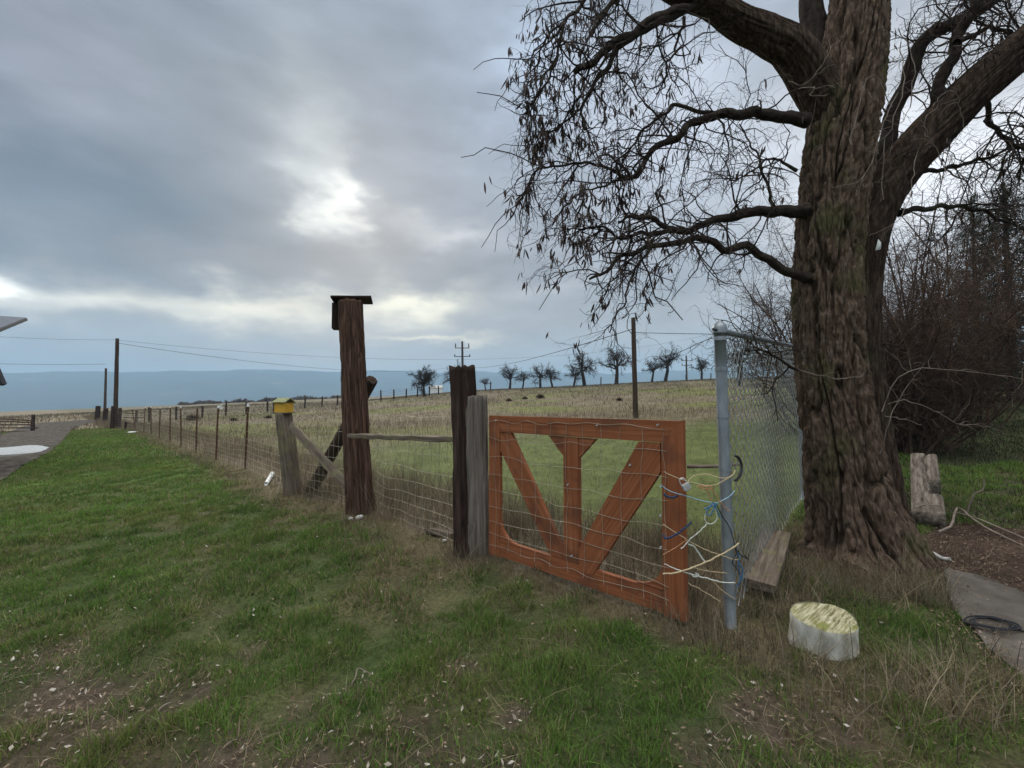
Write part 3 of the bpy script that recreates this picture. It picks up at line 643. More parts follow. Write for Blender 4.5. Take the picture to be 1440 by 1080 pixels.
mb = MB().add(np.stack([X, Y, Z], -1).reshape(-1, 3), [grid_faces(nzr, nsr), np.arange(nsr)[::-1][None], (np.arange(nsr)+(nzr-1)*nsr)[None]])
o = mb.build('timber_beam', M['beam'], None, Mx); tag(o, 'rotten squared timber beam with a broken hollow side lying beyond the big trunk', 'timber')
# pale stick pieces
def stick(label, pts, r, mat='pale_twig', n=14, name='stick', cat='stick', grp=None, taper=.5):
    c = smooth_curve(pts, n); V, F = tubes(c[None], np.linspace(r, r*taper, n)[None], 7); b0 = c[0].copy()
    o = rebase(MB().add(V, F), b0).build(name, M[mat], None, T(b0)); return tag(o, label, cat, grp)
def g_(px, py, dz=.02): return G(px, py) + UP*dz
stick('short thick pale barkless stick beside the path and the big tree roots', [g_(1300, 778, .02), g_(1312, 783, .025), g_(1325, 789, .02), g_(1337, 792, .03)], .017, 'stone', taper=.8)
stick('forked grey dead branch lying across the leaf litter past the beam', [g_(1320, 753, .03), g_(1338, 751, .07), g_(1343, 740, .12), g_(1350, 733, .14), g_(1362, 740, .1), g_(1385, 752, .07), g_(1410, 764, .06), g_(1450, 780, .04)], .011)
stick('long thin grey branch lying furthest back behind the leaf litter', [g_(1345, 730, .06), g_(1375, 742, .08), g_(1405, 755, .08), g_(1450, 770, .05)], .009)
stick('curved bare branch standing up out of the grass past the beam', [g_(1360, 722, .0), G(1366, 722)+UP*.12, G(1372, 722)+UP*.2, G(1384, 722)+UP*.24, G(1386, 722)+UP*.36], .009)
stick('thin stick lying across the near end of the beam', [g_(1272, 748, .03), g_(1283, 732, .08), G(1304, 742)+UP*.21, G(1330, 735)+UP*.14, g_(1343, 733, .06)], .006)
stick('bent pale forked twig on the lawn, left of the gate', [g_(494, 967, .012), g_(500, 958, .02), g_(503, 948, .03), g_(512, 950, .025), g_(524, 953, .012)], .0045)
stick('short brown twig on the bare earth at lower left', [g_(222, 1003, .01), g_(231, 998, .018), g_(241, 992, .012)], .005)
stick('pale split twig on the lawn near the lower edge', [g_(315, 1055, .01), g_(325, 1050, .02), g_(336, 1044, .012)], .005)
stick('tiny dark twig on bare earth nearest the lower left corner', [g_(85, 1017, .01), g_(92, 1013, .02), g_(99, 1008, .012)], .004, 'twig')
# white pipe
a = g_(374, 683, .03); b_ = g_(381, 673, .05)
e = empty('pipe_piece', a, 'short white plastic pipe lying in the grass left of the birdhouse post', 'pipe')
V, F = tubes(np.array([resample(np.array([a, b_ + (b_-a)*.25]), 4)]), np.full((1, 4), .035), 16); rebase(MB().add(V, F), a).build('tube', M['white'], e, T(a))
V, F = tubes(np.array([resample(np.array([b_ , b_ + (b_-a)*.3]), 4)]), np.full((1, 4), .043), 16); rebase(MB().add(V, F), a).build('collar', M['white'], e, T(a))
def rock(label, p, s, seed, mat='stone', name='stone', cat='stone', grp=None, sq=(1, .8, .6)):
    n1, n2 = 12, 16; u, v = np.meshgrid(np.linspace(0, 2*math.pi, n2, endpoint=False), np.linspace(.05, math.pi-.05, n1))
    d = np.stack([np.cos(u)*np.sin(v), np.sin(u)*np.sin(v), np.cos(v)], -1); r = 1 + .35*fbm(d[..., 0]*1.4+seed, d[..., 1]*1.4, d[..., 2]*1.4, 3)
    V = (d*r[..., None]*np.array(sq)*s).reshape(-1, 3)
    o = MB().add(V, [grid_faces(n1, n2), np.arange(n2)[None], (np.arange(n2)+(n1-1)*n2)[::-1][None]]).build(name, M[mat], None, T(p) @ Matrix.Rotation(seed, 4, 'Z')); return tag(o, label, cat, grp)
rock('pale stone at the foot of the tallest post, the larger of two', g_(508, 727, .02) + np.array([.02, -.12, 0]), .05, 1.0, grp='pale stones by the tallest post')
rock('smaller pale stone at the foot of the tallest post', g_(493, 732, .02), .035, 2.0, grp='pale stones by the tallest post')
rock('white pebble in the grass left of the dark gate post', g_(625, 763, .02), .022, 3.4)
rock('pale flat scrap lying on the lawn below the first far T-shaped steel posts', g_(187, 609, .05), .28, 4.4, 'white', 'plastic_scrap', 'scrap', sq=(1, .35, .15))
a = g_(604, 750, .03); b_ = g_(640, 757, .03); o = board('wood_offcut', a, b_, .13, .05, M['old_wood'], None, (0, .1, 1), 3, wob=.008); tag(o, 'grey wood offcut lying in dry grass left of the dark gate post', 'wood scrap')
# dark cable coil on the path
mb = MB(); q = np.random.default_rng(2); c0_ = G(1396, 886)
for k in range(4):
    rad = .08 + .012*q.normal(); ph = q.uniform(0, 6)
    wire(mb, [np.append(0, 0).tolist() and c0_ + np.array([.05*q.normal()*.2 + rad*1.2*math.cos(t+ph), rad*.8*math.sin(t+ph), .035 + .008*q.random()]) for t in np.linspace(0, 5.6, 12)], .0045, 40, 6)
wire(mb, [c0_ + np.array([.06, -.03, .03]), c0_ + np.array([.14, -.16, .03]), c0_ + np.array([.22, -.24, .03])], .0045, 16, 6)
o = rebase(mb, c0_).build('cable_coil', M['black_rope'], None, T(c0_)); tag(o, 'small loose coil of dark cable on the concrete path', 'cable')

# ================================================================== poles, wires, far fences, house
def upole(label, base, top, r0, r1, arms=(), group=None, mat='pole', cat='utility pole'):
    e = empty('utility_pole', base, label, cat, group)
    log('pole', base - UP*.3, top, r0, r1, M[mat], e, seed=int(abs(base[0])*7) % 50, ns=20, nr=24, groove=.05, rag=.0)
    L = np.linalg.norm(top-base)
    for f, hw_, ins in arms:
        p = base + (top-base)*f
        mb = box_mb((0, -r0*1.2, 0), (hw_*2, .12, .14)); mb.build('crossarm', M[mat], e, T(p), False)
        if ins:
            for s in (-.92, .92):
                V, F = tubes(np.array([[(s*hw_, -r0*1.2, .07), (s*hw_, -r0*1.2, .07+ins*.5), (s*hw_, -r0*1.2, .07+ins)]]), np.array([[.09, .13, .07]]), 8)
                MB().add(V, F).build('insulator', M['dark_metal'], e, T(p))
    return e
pA = G(162, 602); pAt = P(165, 476, pA[1]); upole('tall plain wooden pole at the far end of the near fence beside the road', pA, pAt, .15, .11)
pB = G(150, 590); pB = on((148.5-720)/640*62, 62); pBt = P(149, 518, 62.0); upole('more distant wooden pole just left of the tall pole by the road', pB, pBt, .17, .12)
pC = G(894, 588); pCt = P(890.5, 447, pC[1]); upole('dark slim wooden pole standing alone in the field behind the gate', pC, pCt, .11, .085, cat='pole')
pD = on((651-720)/640*95, 95); pDt = P(650, 480, 95.); upole('distant power pole with crossarms rising behind the dark gate post', pD, pDt, .3, .2, ((.865, 1.5, .9), (.7, 1.7, .4)))
pE = on((966-720)/640*130, 130); pEt = P(965, 500, 130.); upole('faint distant power pole with crossarm in the right part of the orchard', pE, pEt, .28, .2, ((.8, 1.6, .8), (.62, 1.4, .4)))
def span(label, a, b_, sag, r, n=40):
    t = np.linspace(0, 1, n)[:, None]; c = np.asarray(a)*(1-t) + np.asarray(b_)*t - UP*sag*(4*t*(1-t)); V, F = tubes(c[None], np.full((1, n), r), 5)
    o = rebase(MB().add(V, F), a).build('power_line', M['black_rope'], None, T(a)); return tag(o, label, 'power line', 'overhead wires')
far1 = P(700, 507, 95.)
span('overhead wire sagging from the tall roadside pole towards the power pole behind the gate post', pAt + np.array([.1, 0, -.35]), P(651, 514, 95.), 1.6, .014)
span('overhead wire from the power pole behind the gate post to the slim field pole', P(651, 514, 95.), pCt - UP*.45, .9, .018)
span('overhead wire running from the slim field pole to the right behind the chain link fence', pCt - UP*.6, P(1260, 462, 22.), .15, .012)
span('faint upper overhead wire crossing the sky left of the tall roadside pole', P(-200, 455, 30.), pAt - UP*.1, .3, .008)
span('faint upper overhead wire crossing from the tall roadside pole towards the tallest post', pAt - UP*.12, P(1000, 470, 60.), 2.3, .008)
span('faint lower overhead wire low above the hills at left', P(-150, 505, 58.), pBt - UP*.6 + UP*1.2, .3, .02)
# heavy old posts round the roadside gateway
def stub(label, px, py_t, y, r, seed, py_b=None):
    b0 = on((px-720)/640*y, y); t_ = P(px, py_t, y); o = log('timber_post', b0 - UP*.2, t_, r, r*.93, M['dark_post'], seed=seed, ns=24, nr=14, groove=.1); return tag(o, label, 'post', 'dark posts at the roadside gateway')
stub('broad dark post touching the tall roadside pole on its left', 159.5, 571, 31.5, .13, 3)
stub('dark leaning post just right of the tall roadside pole', 169, 574, 32.6, .11, 4)
stub('short dark post left of the tall roadside pole, the nearer of two', 149, 574, 44, .2, 5)
stub('short dark post furthest left in the group by the roadside pole', 138, 571, 47, .22, 6)
stub('small stub post in the grass right of the tall roadside pole', 177.5, 593, 30, .07, 7)
e0 = np.array(ln[-1]); mb = MB(); q = np.random.default_rng(3)
for z in (.35, .75, 1.05):
    wire(mb, [on(-27.5, 32.3, z), on(-25.4, 30.6, z-.02), on(-23.6, 29.3, z)], .03, 12, 6)
o = rebase(mb, on(-25.4, 30.6)).build('fence_rail', M['dark_post'], None, T(on(-25.4, 30.6))); tag(o, 'low dark rails joining the roadside posts to the wire fence', 'rail fence')
# rail fence on the left beside the road
lf = on((-16-720)/640*33, 33); e = empty('rail_fence', lf, 'dark broken rail fence at the far left edge beyond the road', 'rail fence')
q = np.random.default_rng(8)
for k in range(3):
    p = lf + np.array([-2.2 + k*1.6, k*1.1, 0]); p[2] = hgt(p[0], p[1]); log('post', p - UP*.2, p + UP*(1.25 if k else 1.5), .13, .11, M['dark_post'], e, seed=k+30, ns=16, nr=10)
for k in range(5):
    z = .25 + .25*k; log('rail', lf + np.array([-2.8, -.2, z + .1*q.normal()]), lf + np.array([1.4 + .5*q.random(), 1.8, z*.75 + .05*q.normal()]), .05, .045, M['pole'], e, seed=k+50, ns=10, nr=10)
# fence across the far field
fps = [(193, 571, 40), (211, 570, 41.5), (249, 567.5, 43), (285, 565.5, 45), (318, 564.5, 46.5), (347, 564, 48), (377, 562.5, 49.5), (386, 558, 46), (429, 560.5, 52), (453, 559.5, 53), (475, 558, 54), (536, 556.5, 56.5), (554, 554.5, 57.5), (571, 553, 58.5), (587, 552, 59), (604, 550, 60), (617, 549, 61), (690, 541, 68), (845, 536, 74), (1000, 529, 82), (965, 530, 84)]
pts = []
for k, (px, pt_, y) in enumerate(fps):
    b0 = on((px-720)/640*y, y); h = 1.15 + .25*((k*37) % 10)/10
    o = log('field_post', b0 - UP*.3, b0 + UP*h + np.array([.05*math.sin(k*5), 0, 0]), .095, .085, M['dark_post'], seed=k, ns=12, nr=6); pts.append(b0)
    tag(o, 'small dark wooden post of the distant fence across the field', 'fence post', 'posts of the far field fence')
mb = MB()
for z in (.3, .6, .9, 1.15): wire(mb, [p + UP*z for p in pts[:17] if p is not pts[7]], .012, 60, 3)
o = rebase(mb, pts[0]).build('fence_wire', M['dark_metal'], None, T(pts[0])); tag(o, 'thin wires strung along the distant field fence', 'wire fence')
# house at the left edge: the roof corner shows
A = P(37, 447.5, 13.); B = P(-250, 428, 15.); C_ = P(-120, 511, 9.); D = B + C_ - A
hs = empty('house', on(A[0]-3, A[1]), 'house at the left edge with the tip of its grey roof jutting into view', 'house')
nrm_ = np.cross(B-A, C_-A); nrm_ /= np.linalg.norm(nrm_); nrm_ = nrm_ if nrm_[2] > 0 else -nrm_
mb = MB(); q4 = np.array([A, B, D, C_]); mb.add(np.vstack([q4, q4 + nrm_*.02]), np.array([(0, 1, 2, 3), (7, 6, 5, 4), (0, 4, 5, 1), (1, 5, 6, 2), (2, 6, 7, 3), (3, 7, 4, 0)])); rebase(mb, A).build('roof', M['roof'], hs, T(A), False)
for a_, b2 in ((A, C_), (A, B)):
    Mx, L = frame(a_ - nrm_*.036, b2 - nrm_*.036, nrm_); board_mb(L, .03, .07, 2).build('fascia', M['fascia'], hs, Mx, False)
wc = A*.45 + B*.1 + D*.45; ex = (B-A)[:2]/np.linalg.norm((B-A)[:2]); ey = (C_-A)[:2]/np.linalg.norm((C_-A)[:2])
quad = [A[:2] + ex*s*4 + ey*t for s, t in ((.55, .6), (1.6, .6), (1.6, 6.), (.55, 6.))]
def plane_z(p): return A[2] - (nrm_[0]*(p[0]-A[0]) + nrm_[1]*(p[1]-A[1]))/nrm_[2] - .03
lo_ = [np.append(p, hgt(*p) - .2) for p in quad]; hi_ = [np.append(p, plane_z(p)) for p in quad]
print('house wall px', [proj(p)[0] for p in lo_])
mb = MB().add(np.array(lo_ + hi_), np.array([(0, 1, 5, 4), (1, 2, 6, 5), (2, 3, 7, 6), (3, 0, 4, 7)])); rebase(mb, A).build('wall', M['siding'], hs, T(A), False)
Mx, L = frame(P(-14, 500, 10.4), P(4, 541, 10.4), (0, 1, 0)); board_mb(L, .1, .1, 3).build('eave_bracket', M['fascia'], hs, Mx, False)
# tiny farmhouse beyond the field fence
fh = on((614-720)/640*110, 110); fh = P(614, 549, 110.) ; e = empty('farmhouse', fh, 'tiny distant white building beside the round orchard tree', 'farmhouse')
box_mb((0, 0, 0), (2.6, 2, 1.2)).build('wall', M['white'], e, T(fh), False)
MB().add([(-1.5, -1.2, .61), (1.5, -1.2, .61), (1.5, 1.2, .61), (-1.5, 1.2, .61), (-1.5, 0, 1.2), (1.5, 0, 1.2)], [np.array([(0, 1, 5, 4), (3, 4, 5, 2), (0, 3, 2, 1)]), np.array([(0, 4, 3), (1, 2, 5)])]).build('roof', M['stone'], e, T(fh), False)
# ================================================================== the big tree
TY = 3.76
def trunk_mesh(pts, rads, seed, ns, nr, K=4.6, depth=.04, flare=0.0, zflare=0.0):
    c = smooth_curve(np.column_stack([pts, rads]), nr); cen, r0 = c[:, :3], c[:, 3]
    s = np.concatenate([[0], np.cumsum(np.linalg.norm(np.diff(cen, axis=0), axis=1))])
    t = np.gradient(cen, axis=0); t /= np.linalg.norm(t, axis=1)[:, None]
    x = np.cross(t, np.array([0, 1., .15])); x /= np.linalg.norm(x, axis=1)[:, None]; y = np.cross(t, x)
    a = np.arange(ns)*2*math.pi/ns; ca, sa = np.cos(a)[None], np.sin(a)[None]; S = s[:, None]
    wx = .26*noise3(ca*1.5+seed, sa*1.5, S*1.6) + .09*noise3(ca*3+seed, sa*3, S*4.5) + .05*noise3(ca*5, sa*5, S*9); wy = .26*noise3(ca*1.5, sa*1.5+seed, S*1.6+9) + .09*noise3(ca*3, sa*3+seed, S*4.5+7) + .05*noise3(ca*5, sa*5, S*9+4)
    n1 = noise3(ca*K+wx*2.4+seed, sa*K+wy*2.4, S*.8); n2 = noise3(ca*K*2.1+wx, sa*K*2.1+seed, S*3.6); n4 = noise3(ca*K*1.3+seed, sa*K*1.3, S*7.5)
    fur = np.exp(-(n1/.1)**2); fur2 = np.exp(-(n2/.13)**2) + .35*np.exp(-(n4/.06)**2)*(noise3(ca*2, sa*2, S*2.5) > .05); plate = fbm(ca*11+seed, sa*11, S*14, 4)
    sc_ = np.minimum(1, r0[:, None]/.25)
    big = .06*noise3(ca*1.1+seed, sa*1.1, S*.55) + .045*noise3(ca*2.3+seed, sa*2.3, S*.7)
    rr_ = r0[:, None]*(1 + big*1.6) + depth*sc_*(.3*np.minimum(np.abs(n1), .5) - 1.0*fur - .3*fur2 + .42*plate)
    if flare:
        f = np.exp(-S/zflare); lob = .55 + .45*np.cos(a*5 + 1.1 + .8*np.sin(a*2))[None]; rr_ = rr_*(1 + flare*f*(.45 + lob))
    V = cen[:, None] + rr_[..., None]*(ca[..., None]*x[:, None] + sa[..., None]*y[:, None])
    return MB().add(V.reshape(-1, 3), [grid_faces(nr, ns), (np.arange(ns)+(nr-1)*ns)[None]])
tb = G(1214, 800); tb = np.array([tb[0]+.2, tb[1]+.27, 0]); tb[2] = hgt(tb[0], tb[1])
tree = empty('big_tree', tb, 'huge bare old tree with furrowed trunk and hanging pods beside the chain link fence', 'tree')
base_tr = tb - UP*.12
def PX(l): return [P(px, py, y) for px, py, y, *_ in l]
TR = [(1210, 760, 3.77), (1195, 690, 3.77), (1180, 600, 3.77), (1168, 500, 3.77), (1163, 400, 3.77), (1168, 300, 3.77), (1182, 200, 3.77), (1197, 110, 3.77), (1207, 20, 3.77), (1216, -80, 3.8), (1226, -230, 3.85), (1238, -420, 3.9), (1242, -640, 3.95), (1236, -860, 3.95)]
RD = [.32, .285, .265, .252, .25, .258, .265, .235, .215, .2, .17, .125, .07, .015]
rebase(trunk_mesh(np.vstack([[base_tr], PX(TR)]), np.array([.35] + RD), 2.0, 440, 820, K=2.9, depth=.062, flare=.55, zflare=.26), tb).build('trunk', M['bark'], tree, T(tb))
LM = []; NOTW_ = False
def limb(pl, r0, r1, mat='limb', ns=28, nr=44, seed=1, dep=.3, name='limb', rad=None):
    pts = np.array(PX(pl)); n_ = len(pts); rd = np.array(rad) if rad is not None else np.linspace(r0, r1, n_)
    c = smooth_curve(np.column_stack([pts, rd]), nr); cen = c[:, :3]; L = np.sum(np.linalg.norm(np.diff(cen, axis=0), axis=1))
    if .06 <= r0 and name == 'limb' and NOTW_:
        q = np.linspace(0, L*2.2, nr); w_ = np.minimum(1, np.linspace(0, 5, nr))[:, None]; cen = cen + w_*np.stack([noise3(q, seed, 1), noise3(q, seed, 2), noise3(q, seed, 3)], 1)*.05
    if r0 < .06:                                          # gnarled, not a smooth sweep
        q = np.linspace(0, L*5, nr); w_ = np.minimum(1, np.linspace(0, 6, nr))[:, None]
        cen = cen + w_*np.stack([noise3(q, seed, 1), noise3(q, seed, 2), noise3(q, seed, 3)], 1)*.042 + w_*np.stack([noise3(q*3, seed, 1), noise3(q*3, seed, 2), noise3(q*3, seed, 3)], 1)*.013
    if r0 < .1: c[:, 3] = c[:, 3]*(1 + .3*np.exp(-np.linspace(0, L, nr)/.1) + .16*noise3(np.linspace(0, L*14, nr), seed, 3) + .1*noise3(np.linspace(0, L*40, nr), seed, 7))
    rebase(trunk_mesh(cen, c[:, 3], seed, ns, nr*2 if r0 > .09 else nr, K=3.2, depth=min(.024, r0*.55)), tb).build(name, M[mat], tree, T(tb))
    LM.append((resample(cen, 16), np.interp(np.linspace(0, 1, 16), np.linspace(0, 1, nr), c[:, 3])))
# second stem fused to the right of the trunk, leaving as the big right-hand limb
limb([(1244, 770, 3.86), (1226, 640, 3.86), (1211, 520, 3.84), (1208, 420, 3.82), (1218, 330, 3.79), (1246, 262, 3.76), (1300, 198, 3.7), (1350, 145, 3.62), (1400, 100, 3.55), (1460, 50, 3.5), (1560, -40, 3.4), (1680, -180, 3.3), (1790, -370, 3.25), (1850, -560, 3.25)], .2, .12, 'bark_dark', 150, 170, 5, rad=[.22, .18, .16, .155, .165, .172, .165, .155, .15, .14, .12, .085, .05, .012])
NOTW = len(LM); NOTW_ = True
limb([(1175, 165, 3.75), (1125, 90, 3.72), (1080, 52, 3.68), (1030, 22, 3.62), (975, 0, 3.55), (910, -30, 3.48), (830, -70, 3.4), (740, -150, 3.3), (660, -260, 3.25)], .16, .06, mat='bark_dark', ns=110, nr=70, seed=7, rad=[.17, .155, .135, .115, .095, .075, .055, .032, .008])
limb([(1160, 160, 4.0), (1150, 90, 4.05), (1144, 20, 4.1), (1140, -60, 4.15), (1130, -200, 4.3), (1105, -400, 4.5), (1085, -600, 4.6)], .14, .012, ns=90, nr=50, seed=9)
limb([(1205, 275, 3.9), (1240, 215, 3.93), (1264, 130, 3.95), (1300, 62, 3.9), (1345, 32, 3.85), (1395, 4, 3.8), (1450, -40, 3.7)], .07, .04, ns=40, nr=40, seed=10)
limb([(1322, 175, 3.66), (1323, 120, 3.6), (1342, 68, 3.55), (1362, 25, 3.5), (1378, -40, 3.45)], .048, .035, ns=40, nr=30, seed=11)
limb([(1135, 170, 3.68), (1090, 162, 3.6), (1045, 160, 3.55), (1010, 160, 3.5), (985, 170, 3.46), (955, 188, 3.42), (925, 207, 3.4), (902, 232, 3.38), (894, 247, 3.37), (866, 253, 3.35)], .045, .012, seed=12)
limb([(1008, 160, 3.5), (980, 156, 3.47), (948, 150, 3.44), (925, 166, 3.4), (897, 192, 3.36), (872, 224, 3.33), (858, 246, 3.3)], .016, .006, ns=12, seed=13)
limb([(880, 252, 3.34), (850, 262, 3.3), (822, 268, 3.26), (795, 288, 3.22), (780, 318, 3.2)], .008, .004, ns=10, seed=31)
limb([(796, 30, 3.3), (770, 50, 3.26), (756, 90, 3.22), (750, 140, 3.2), (735, 165, 3.2)], .008, .004, ns=10, seed=32)
limb([(832, 88, 3.35), (815, 130, 3.3), (795, 170, 3.26), (770, 190, 3.22), (748, 222, 3.2)], .008, .004, ns=10, seed=33)
limb([(905, 236, 3.38), (880, 252, 3.34), (845, 233, 3.3), (810, 229, 3.27), (780, 232, 3.24), (750, 250, 3.2), (728, 282, 3.18)], .013, .005, ns=12, seed=14)
limb([(1135, 296, 3.7), (1085, 297, 3.62), (1050, 300, 3.58), (1012, 308, 3.53), (985, 317, 3.5), (952, 325, 3.46), (920, 309, 3.42), (895, 304, 3.4), (868, 312, 3.38)], .046, .010, seed=15)
limb([(960, 323, 3.47), (930, 328, 3.44), (903, 326, 3.41), (880, 333, 3.39), (845, 322, 3.36), (815, 322, 3.33)], .02, .006, ns=12, seed=16)
limb([(1140, 392, 3.7), (1100, 378, 3.62), (1062, 352, 3.56), (1020, 350, 3.5), (992, 335, 3.46), (950, 341, 3.42), (905, 351, 3.38), (872, 361, 3.35), (845, 384, 3.32), (828, 394, 3.3)], .038, .008, seed=17)
limb([(915, 349, 3.39), (895, 374, 3.36), (886, 398, 3.33), (872, 430, 3.3), (855, 470, 3.28)], .011, .004, ns=10, seed=18)
limb([(985, 4, 3.55), (940, 18, 3.47), (900, 38, 3.42), (862, 62, 3.38), (832, 88, 3.35), (808, 106, 3.33)], .034, .02, ns=24, nr=30, seed=19)
limb([(960, 14, 3.52), (915, 38, 3.44), (880, 60, 3.4), (852, 92, 3.36), (834, 120, 3.33), (822, 150, 3.31), (820, 185, 3.3)], .03, .006, ns=20, nr=30, seed=20)
limb([(890, -25, 3.45), (865, 4, 3.4), (845, 26, 3.37), (831, 50, 3.35)], .02, .014, ns=16, nr=20, seed=21)
limb([(850, -60, 3.42), (820, 4, 3.36), (796, 30, 3.3), (784, 74, 3.26), (768, 118, 3.22), (744, 150, 3.2)], .016, .005, ns=12, seed=22)
limb([(962, 25, 3.52), (948, 72, 3.45), (937, 108, 3.42), (922, 132, 3.4)], .011, .004, ns=10, seed=23)
limb([(1095, 300, 3.62), (1075, 250, 3.55), (1062, 215, 3.52), (1040, 175, 3.5)], .012, .005, ns=10, seed=24)
limb([(1120, 240, 3.6), (1085, 222, 3.5), (1050, 245, 3.42), (1020, 252, 3.36)], .011, .004, ns=10, seed=25)
limb([(1122, 520, 3.6), (1095, 505, 3.5), (1068, 492, 3.46), (1030, 498, 3.4)], .011, .004, ns=10, seed=26)
limb([(1270, 240, 3.8), (1320, 240, 3.85), (1375, 225, 3.9), (1450, 200, 3.95)], .022, .01, ns=16, seed=27)
limb([(1265, 300, 3.85), (1310, 290, 3.9), (1360, 292, 3.95), (1410, 310, 4.0), (1460, 325, 4.0)], .024, .008, ns=16, seed=28)
limb([(1380, 125, 3.6), (1400, 180, 3.7), (1440, 215, 3.8), (1490, 260, 3.9)], .02, .008, ns=16, seed=29)
limb([(1345, 60, 3.5), (1400, 40, 3.7), (1460, 60, 3.9)], .02, .01, ns=16, seed=30)
# twigs grown from the limbs
def grow(Pa, Ra, Mn, lr, rr_, n, rng, droop, spread, wob, tmin=.15, bias=(0, 0, 0)):
    L = np.linalg.norm(np.diff(Pa, axis=1), axis=2).sum(1); w_ = L/L.sum()
    k = rng.choice(len(Pa), Mn, p=w_); t = tmin + (1-tmin)*rng.random(Mn)**.8; f = t*(Pa.shape[1]-1.001); i = f.astype(int); u = (f-i)[:, None]
    p0 = Pa[k, i]*(1-u) + Pa[k, i+1]*u; tan = Pa[k, i+1]-Pa[k, i]; tan /= np.linalg.norm(tan, axis=1)[:, None]+1e-9
    r0 = np.minimum(Ra[k, i]*.7, rr_[1]); r0 = np.maximum(np.minimum(r0, rr_[0] + (rr_[1]-rr_[0])*rng.random(Mn)), .0011)
    d = tan*rng.uniform(.2, .9, (Mn, 1)) + spread*rng.normal(size=(Mn, 3)) + np.asarray(bias); d /= np.linalg.norm(d, axis=1)[:, None]
    ln_ = lr[0] + (lr[1]-lr[0])*rng.random(Mn)**1.3; st_ = (ln_/(n-1))[:, None]
    out = [p0]; cur = p0
    for j in range(n-1):
        cur = cur + d*st_; out.append(cur)
        d = d + wob*rng.normal(size=d.shape) + np.array([0, 0, -1.])*droop*(j+1)/n; d /= np.linalg.norm(d, axis=1)[:, None]
    Pn = np.stack(out, 1); Rn = r0[:, None]*np.linspace(1, .45, n)[None]
    return Pn, Rn, k
q = np.random.default_rng(21)
LP = np.array([a for a, b_ in LM]); LR = np.array([b_ for a, b_ in LM])
idxL = [i for i in range(NOTW, len(LM)) if i not in ()]
fine = [i for i in idxL if LR[i].max() < .062]
A1, B1, _ = grow(LP[fine], LR[fine], 420, (.18, .7), (.004, .009), 8, q, .2, .55, .3)
A0, B0_, _ = grow(LP[[0, NOTW, NOTW+1, NOTW+2, NOTW+3]], LR[[0, NOTW, NOTW+1, NOTW+2, NOTW+3]], 170, (.25, .9), (.004, .01), 8, q, .25, .7, .3, .3)
def rs(a, n): return np.stack([resample(x, n) for x in a])
rt = [i for i in range(len(LM)) if LP[i][8, 0] > tb[0] + .1]
Ar, Br, _ = grow(LP[rt], LR[rt], 110, (.25, .9), (.004, .009), 8, q, .15, .75, .3, .2)
S1 = np.concatenate([A1, A0, Ar]); SR1 = np.concatenate([B1, B0_, Br])
S1m = np.concatenate([S1, rs(LP[[i for i in fine if LR[i].max() < .035]], 8)]); SR1m = np.concatenate([SR1, np.stack([np.interp(np.linspace(0, 1, 8), np.linspace(0, 1, 16), LR[i]) for i in fine if LR[i].max() < .035])])
A2, B2, _ = grow(S1m, SR1m, 2900, (.1, .4), (.0024, .0046), 7, q, .3, .65, .36)
kp = np.array([proj(p)[0] > 716 for p in A2[:, -1]]); A2, B2 = A2[kp], B2[kp]
A3, B3, _ = grow(A2, B2, 7500, (.05, .2), (.0018, .0027), 5, q, .35, .7, .4)
mb = MB()
for a, b_, s in ((S1, SR1, 5), (A2, B2, 4), (A3, B3, 3)):
    V, F = tubes(a, b_, s); mb.add(V, F)
o = rebase(mb, tb).build('crown', M['twig'], tree, T(tb))
# fine pale shoots in front of the trunk
ep = [[(1240, 580, 3.5), (1252, 545, 3.45), (1275, 525, 3.4), (1330, 518, 3.4), (1400, 528, 3.45), (1450, 533, 3.5)], [(1250, 570, 3.5), (1268, 562, 3.4), (1310, 575, 3.4), (1350, 596, 3.45), (1390, 600, 3.5)], [(1245, 585, 3.5), (1272, 590, 3.4), (1295, 598, 3.35)], [(1240, 640, 3.45), (1252, 590, 3.35), (1275, 545, 3.35), (1300, 510, 3.3)], [(1122, 520, 3.4), (1150, 528, 3.35), (1185, 532, 3.33), (1215, 528, 3.35)], [(1255, 150, 3.4), (1225, 105, 3.3), (1205, 160, 3.3), (1196, 205, 3.28)], [(1262, 130, 3.4), (1240, 180, 3.3), (1215, 250, 3.28), (1170, 265, 3.3)], [(1265, 60, 3.4), (1272, 120, 3.3), (1245, 200, 3.25), (1240, 280, 3.25)], [(1110, 115, 3.4), (1130, 118, 3.35), (1150, 100, 3.3), (1175, 60, 3.3)], [(1120, 125, 3.45), (1145, 122, 3.35), (1140, 135, 3.3), (1165, 133, 3.3)], [(1290, 210, 3.4), (1280, 270, 3.35), (1262, 310, 3.35), (1225, 330, 3.35)], [(1330, 240, 3.4), (1300, 175, 3.3), (1318, 150, 3.3)], [(1355, 180, 3.4), (1345, 130, 3.3), (1322, 135, 3.3), (1312, 150, 3.28)], [(1265, 40, 3.35), (1285, 90, 3.3), (1280, 150, 3.28), (1262, 175, 3.25), (1245, 168, 3.2)]]
E = np.stack([resample(smooth_curve(np.array(PX(e)), 16) + .006*q.normal(size=(16, 3)), 16) for e in ep]); ER = np.full(E.shape[:2], .0032)*np.linspace(1.1, .6, 16)[None]
E2, ER2, _ = grow(E, ER, 90, (.06, .3), (.0012, .0022), 6, q, .2, .6, .3)
mb = MB(); V, F = tubes(E, ER, 5); mb.add(V, F); V, F = tubes(E2, ER2, 4); mb.add(V, F)
tag(rebase(mb, tb).build('water_shoots', M['pale_twig'], tree, T(tb)), kind='stuff')
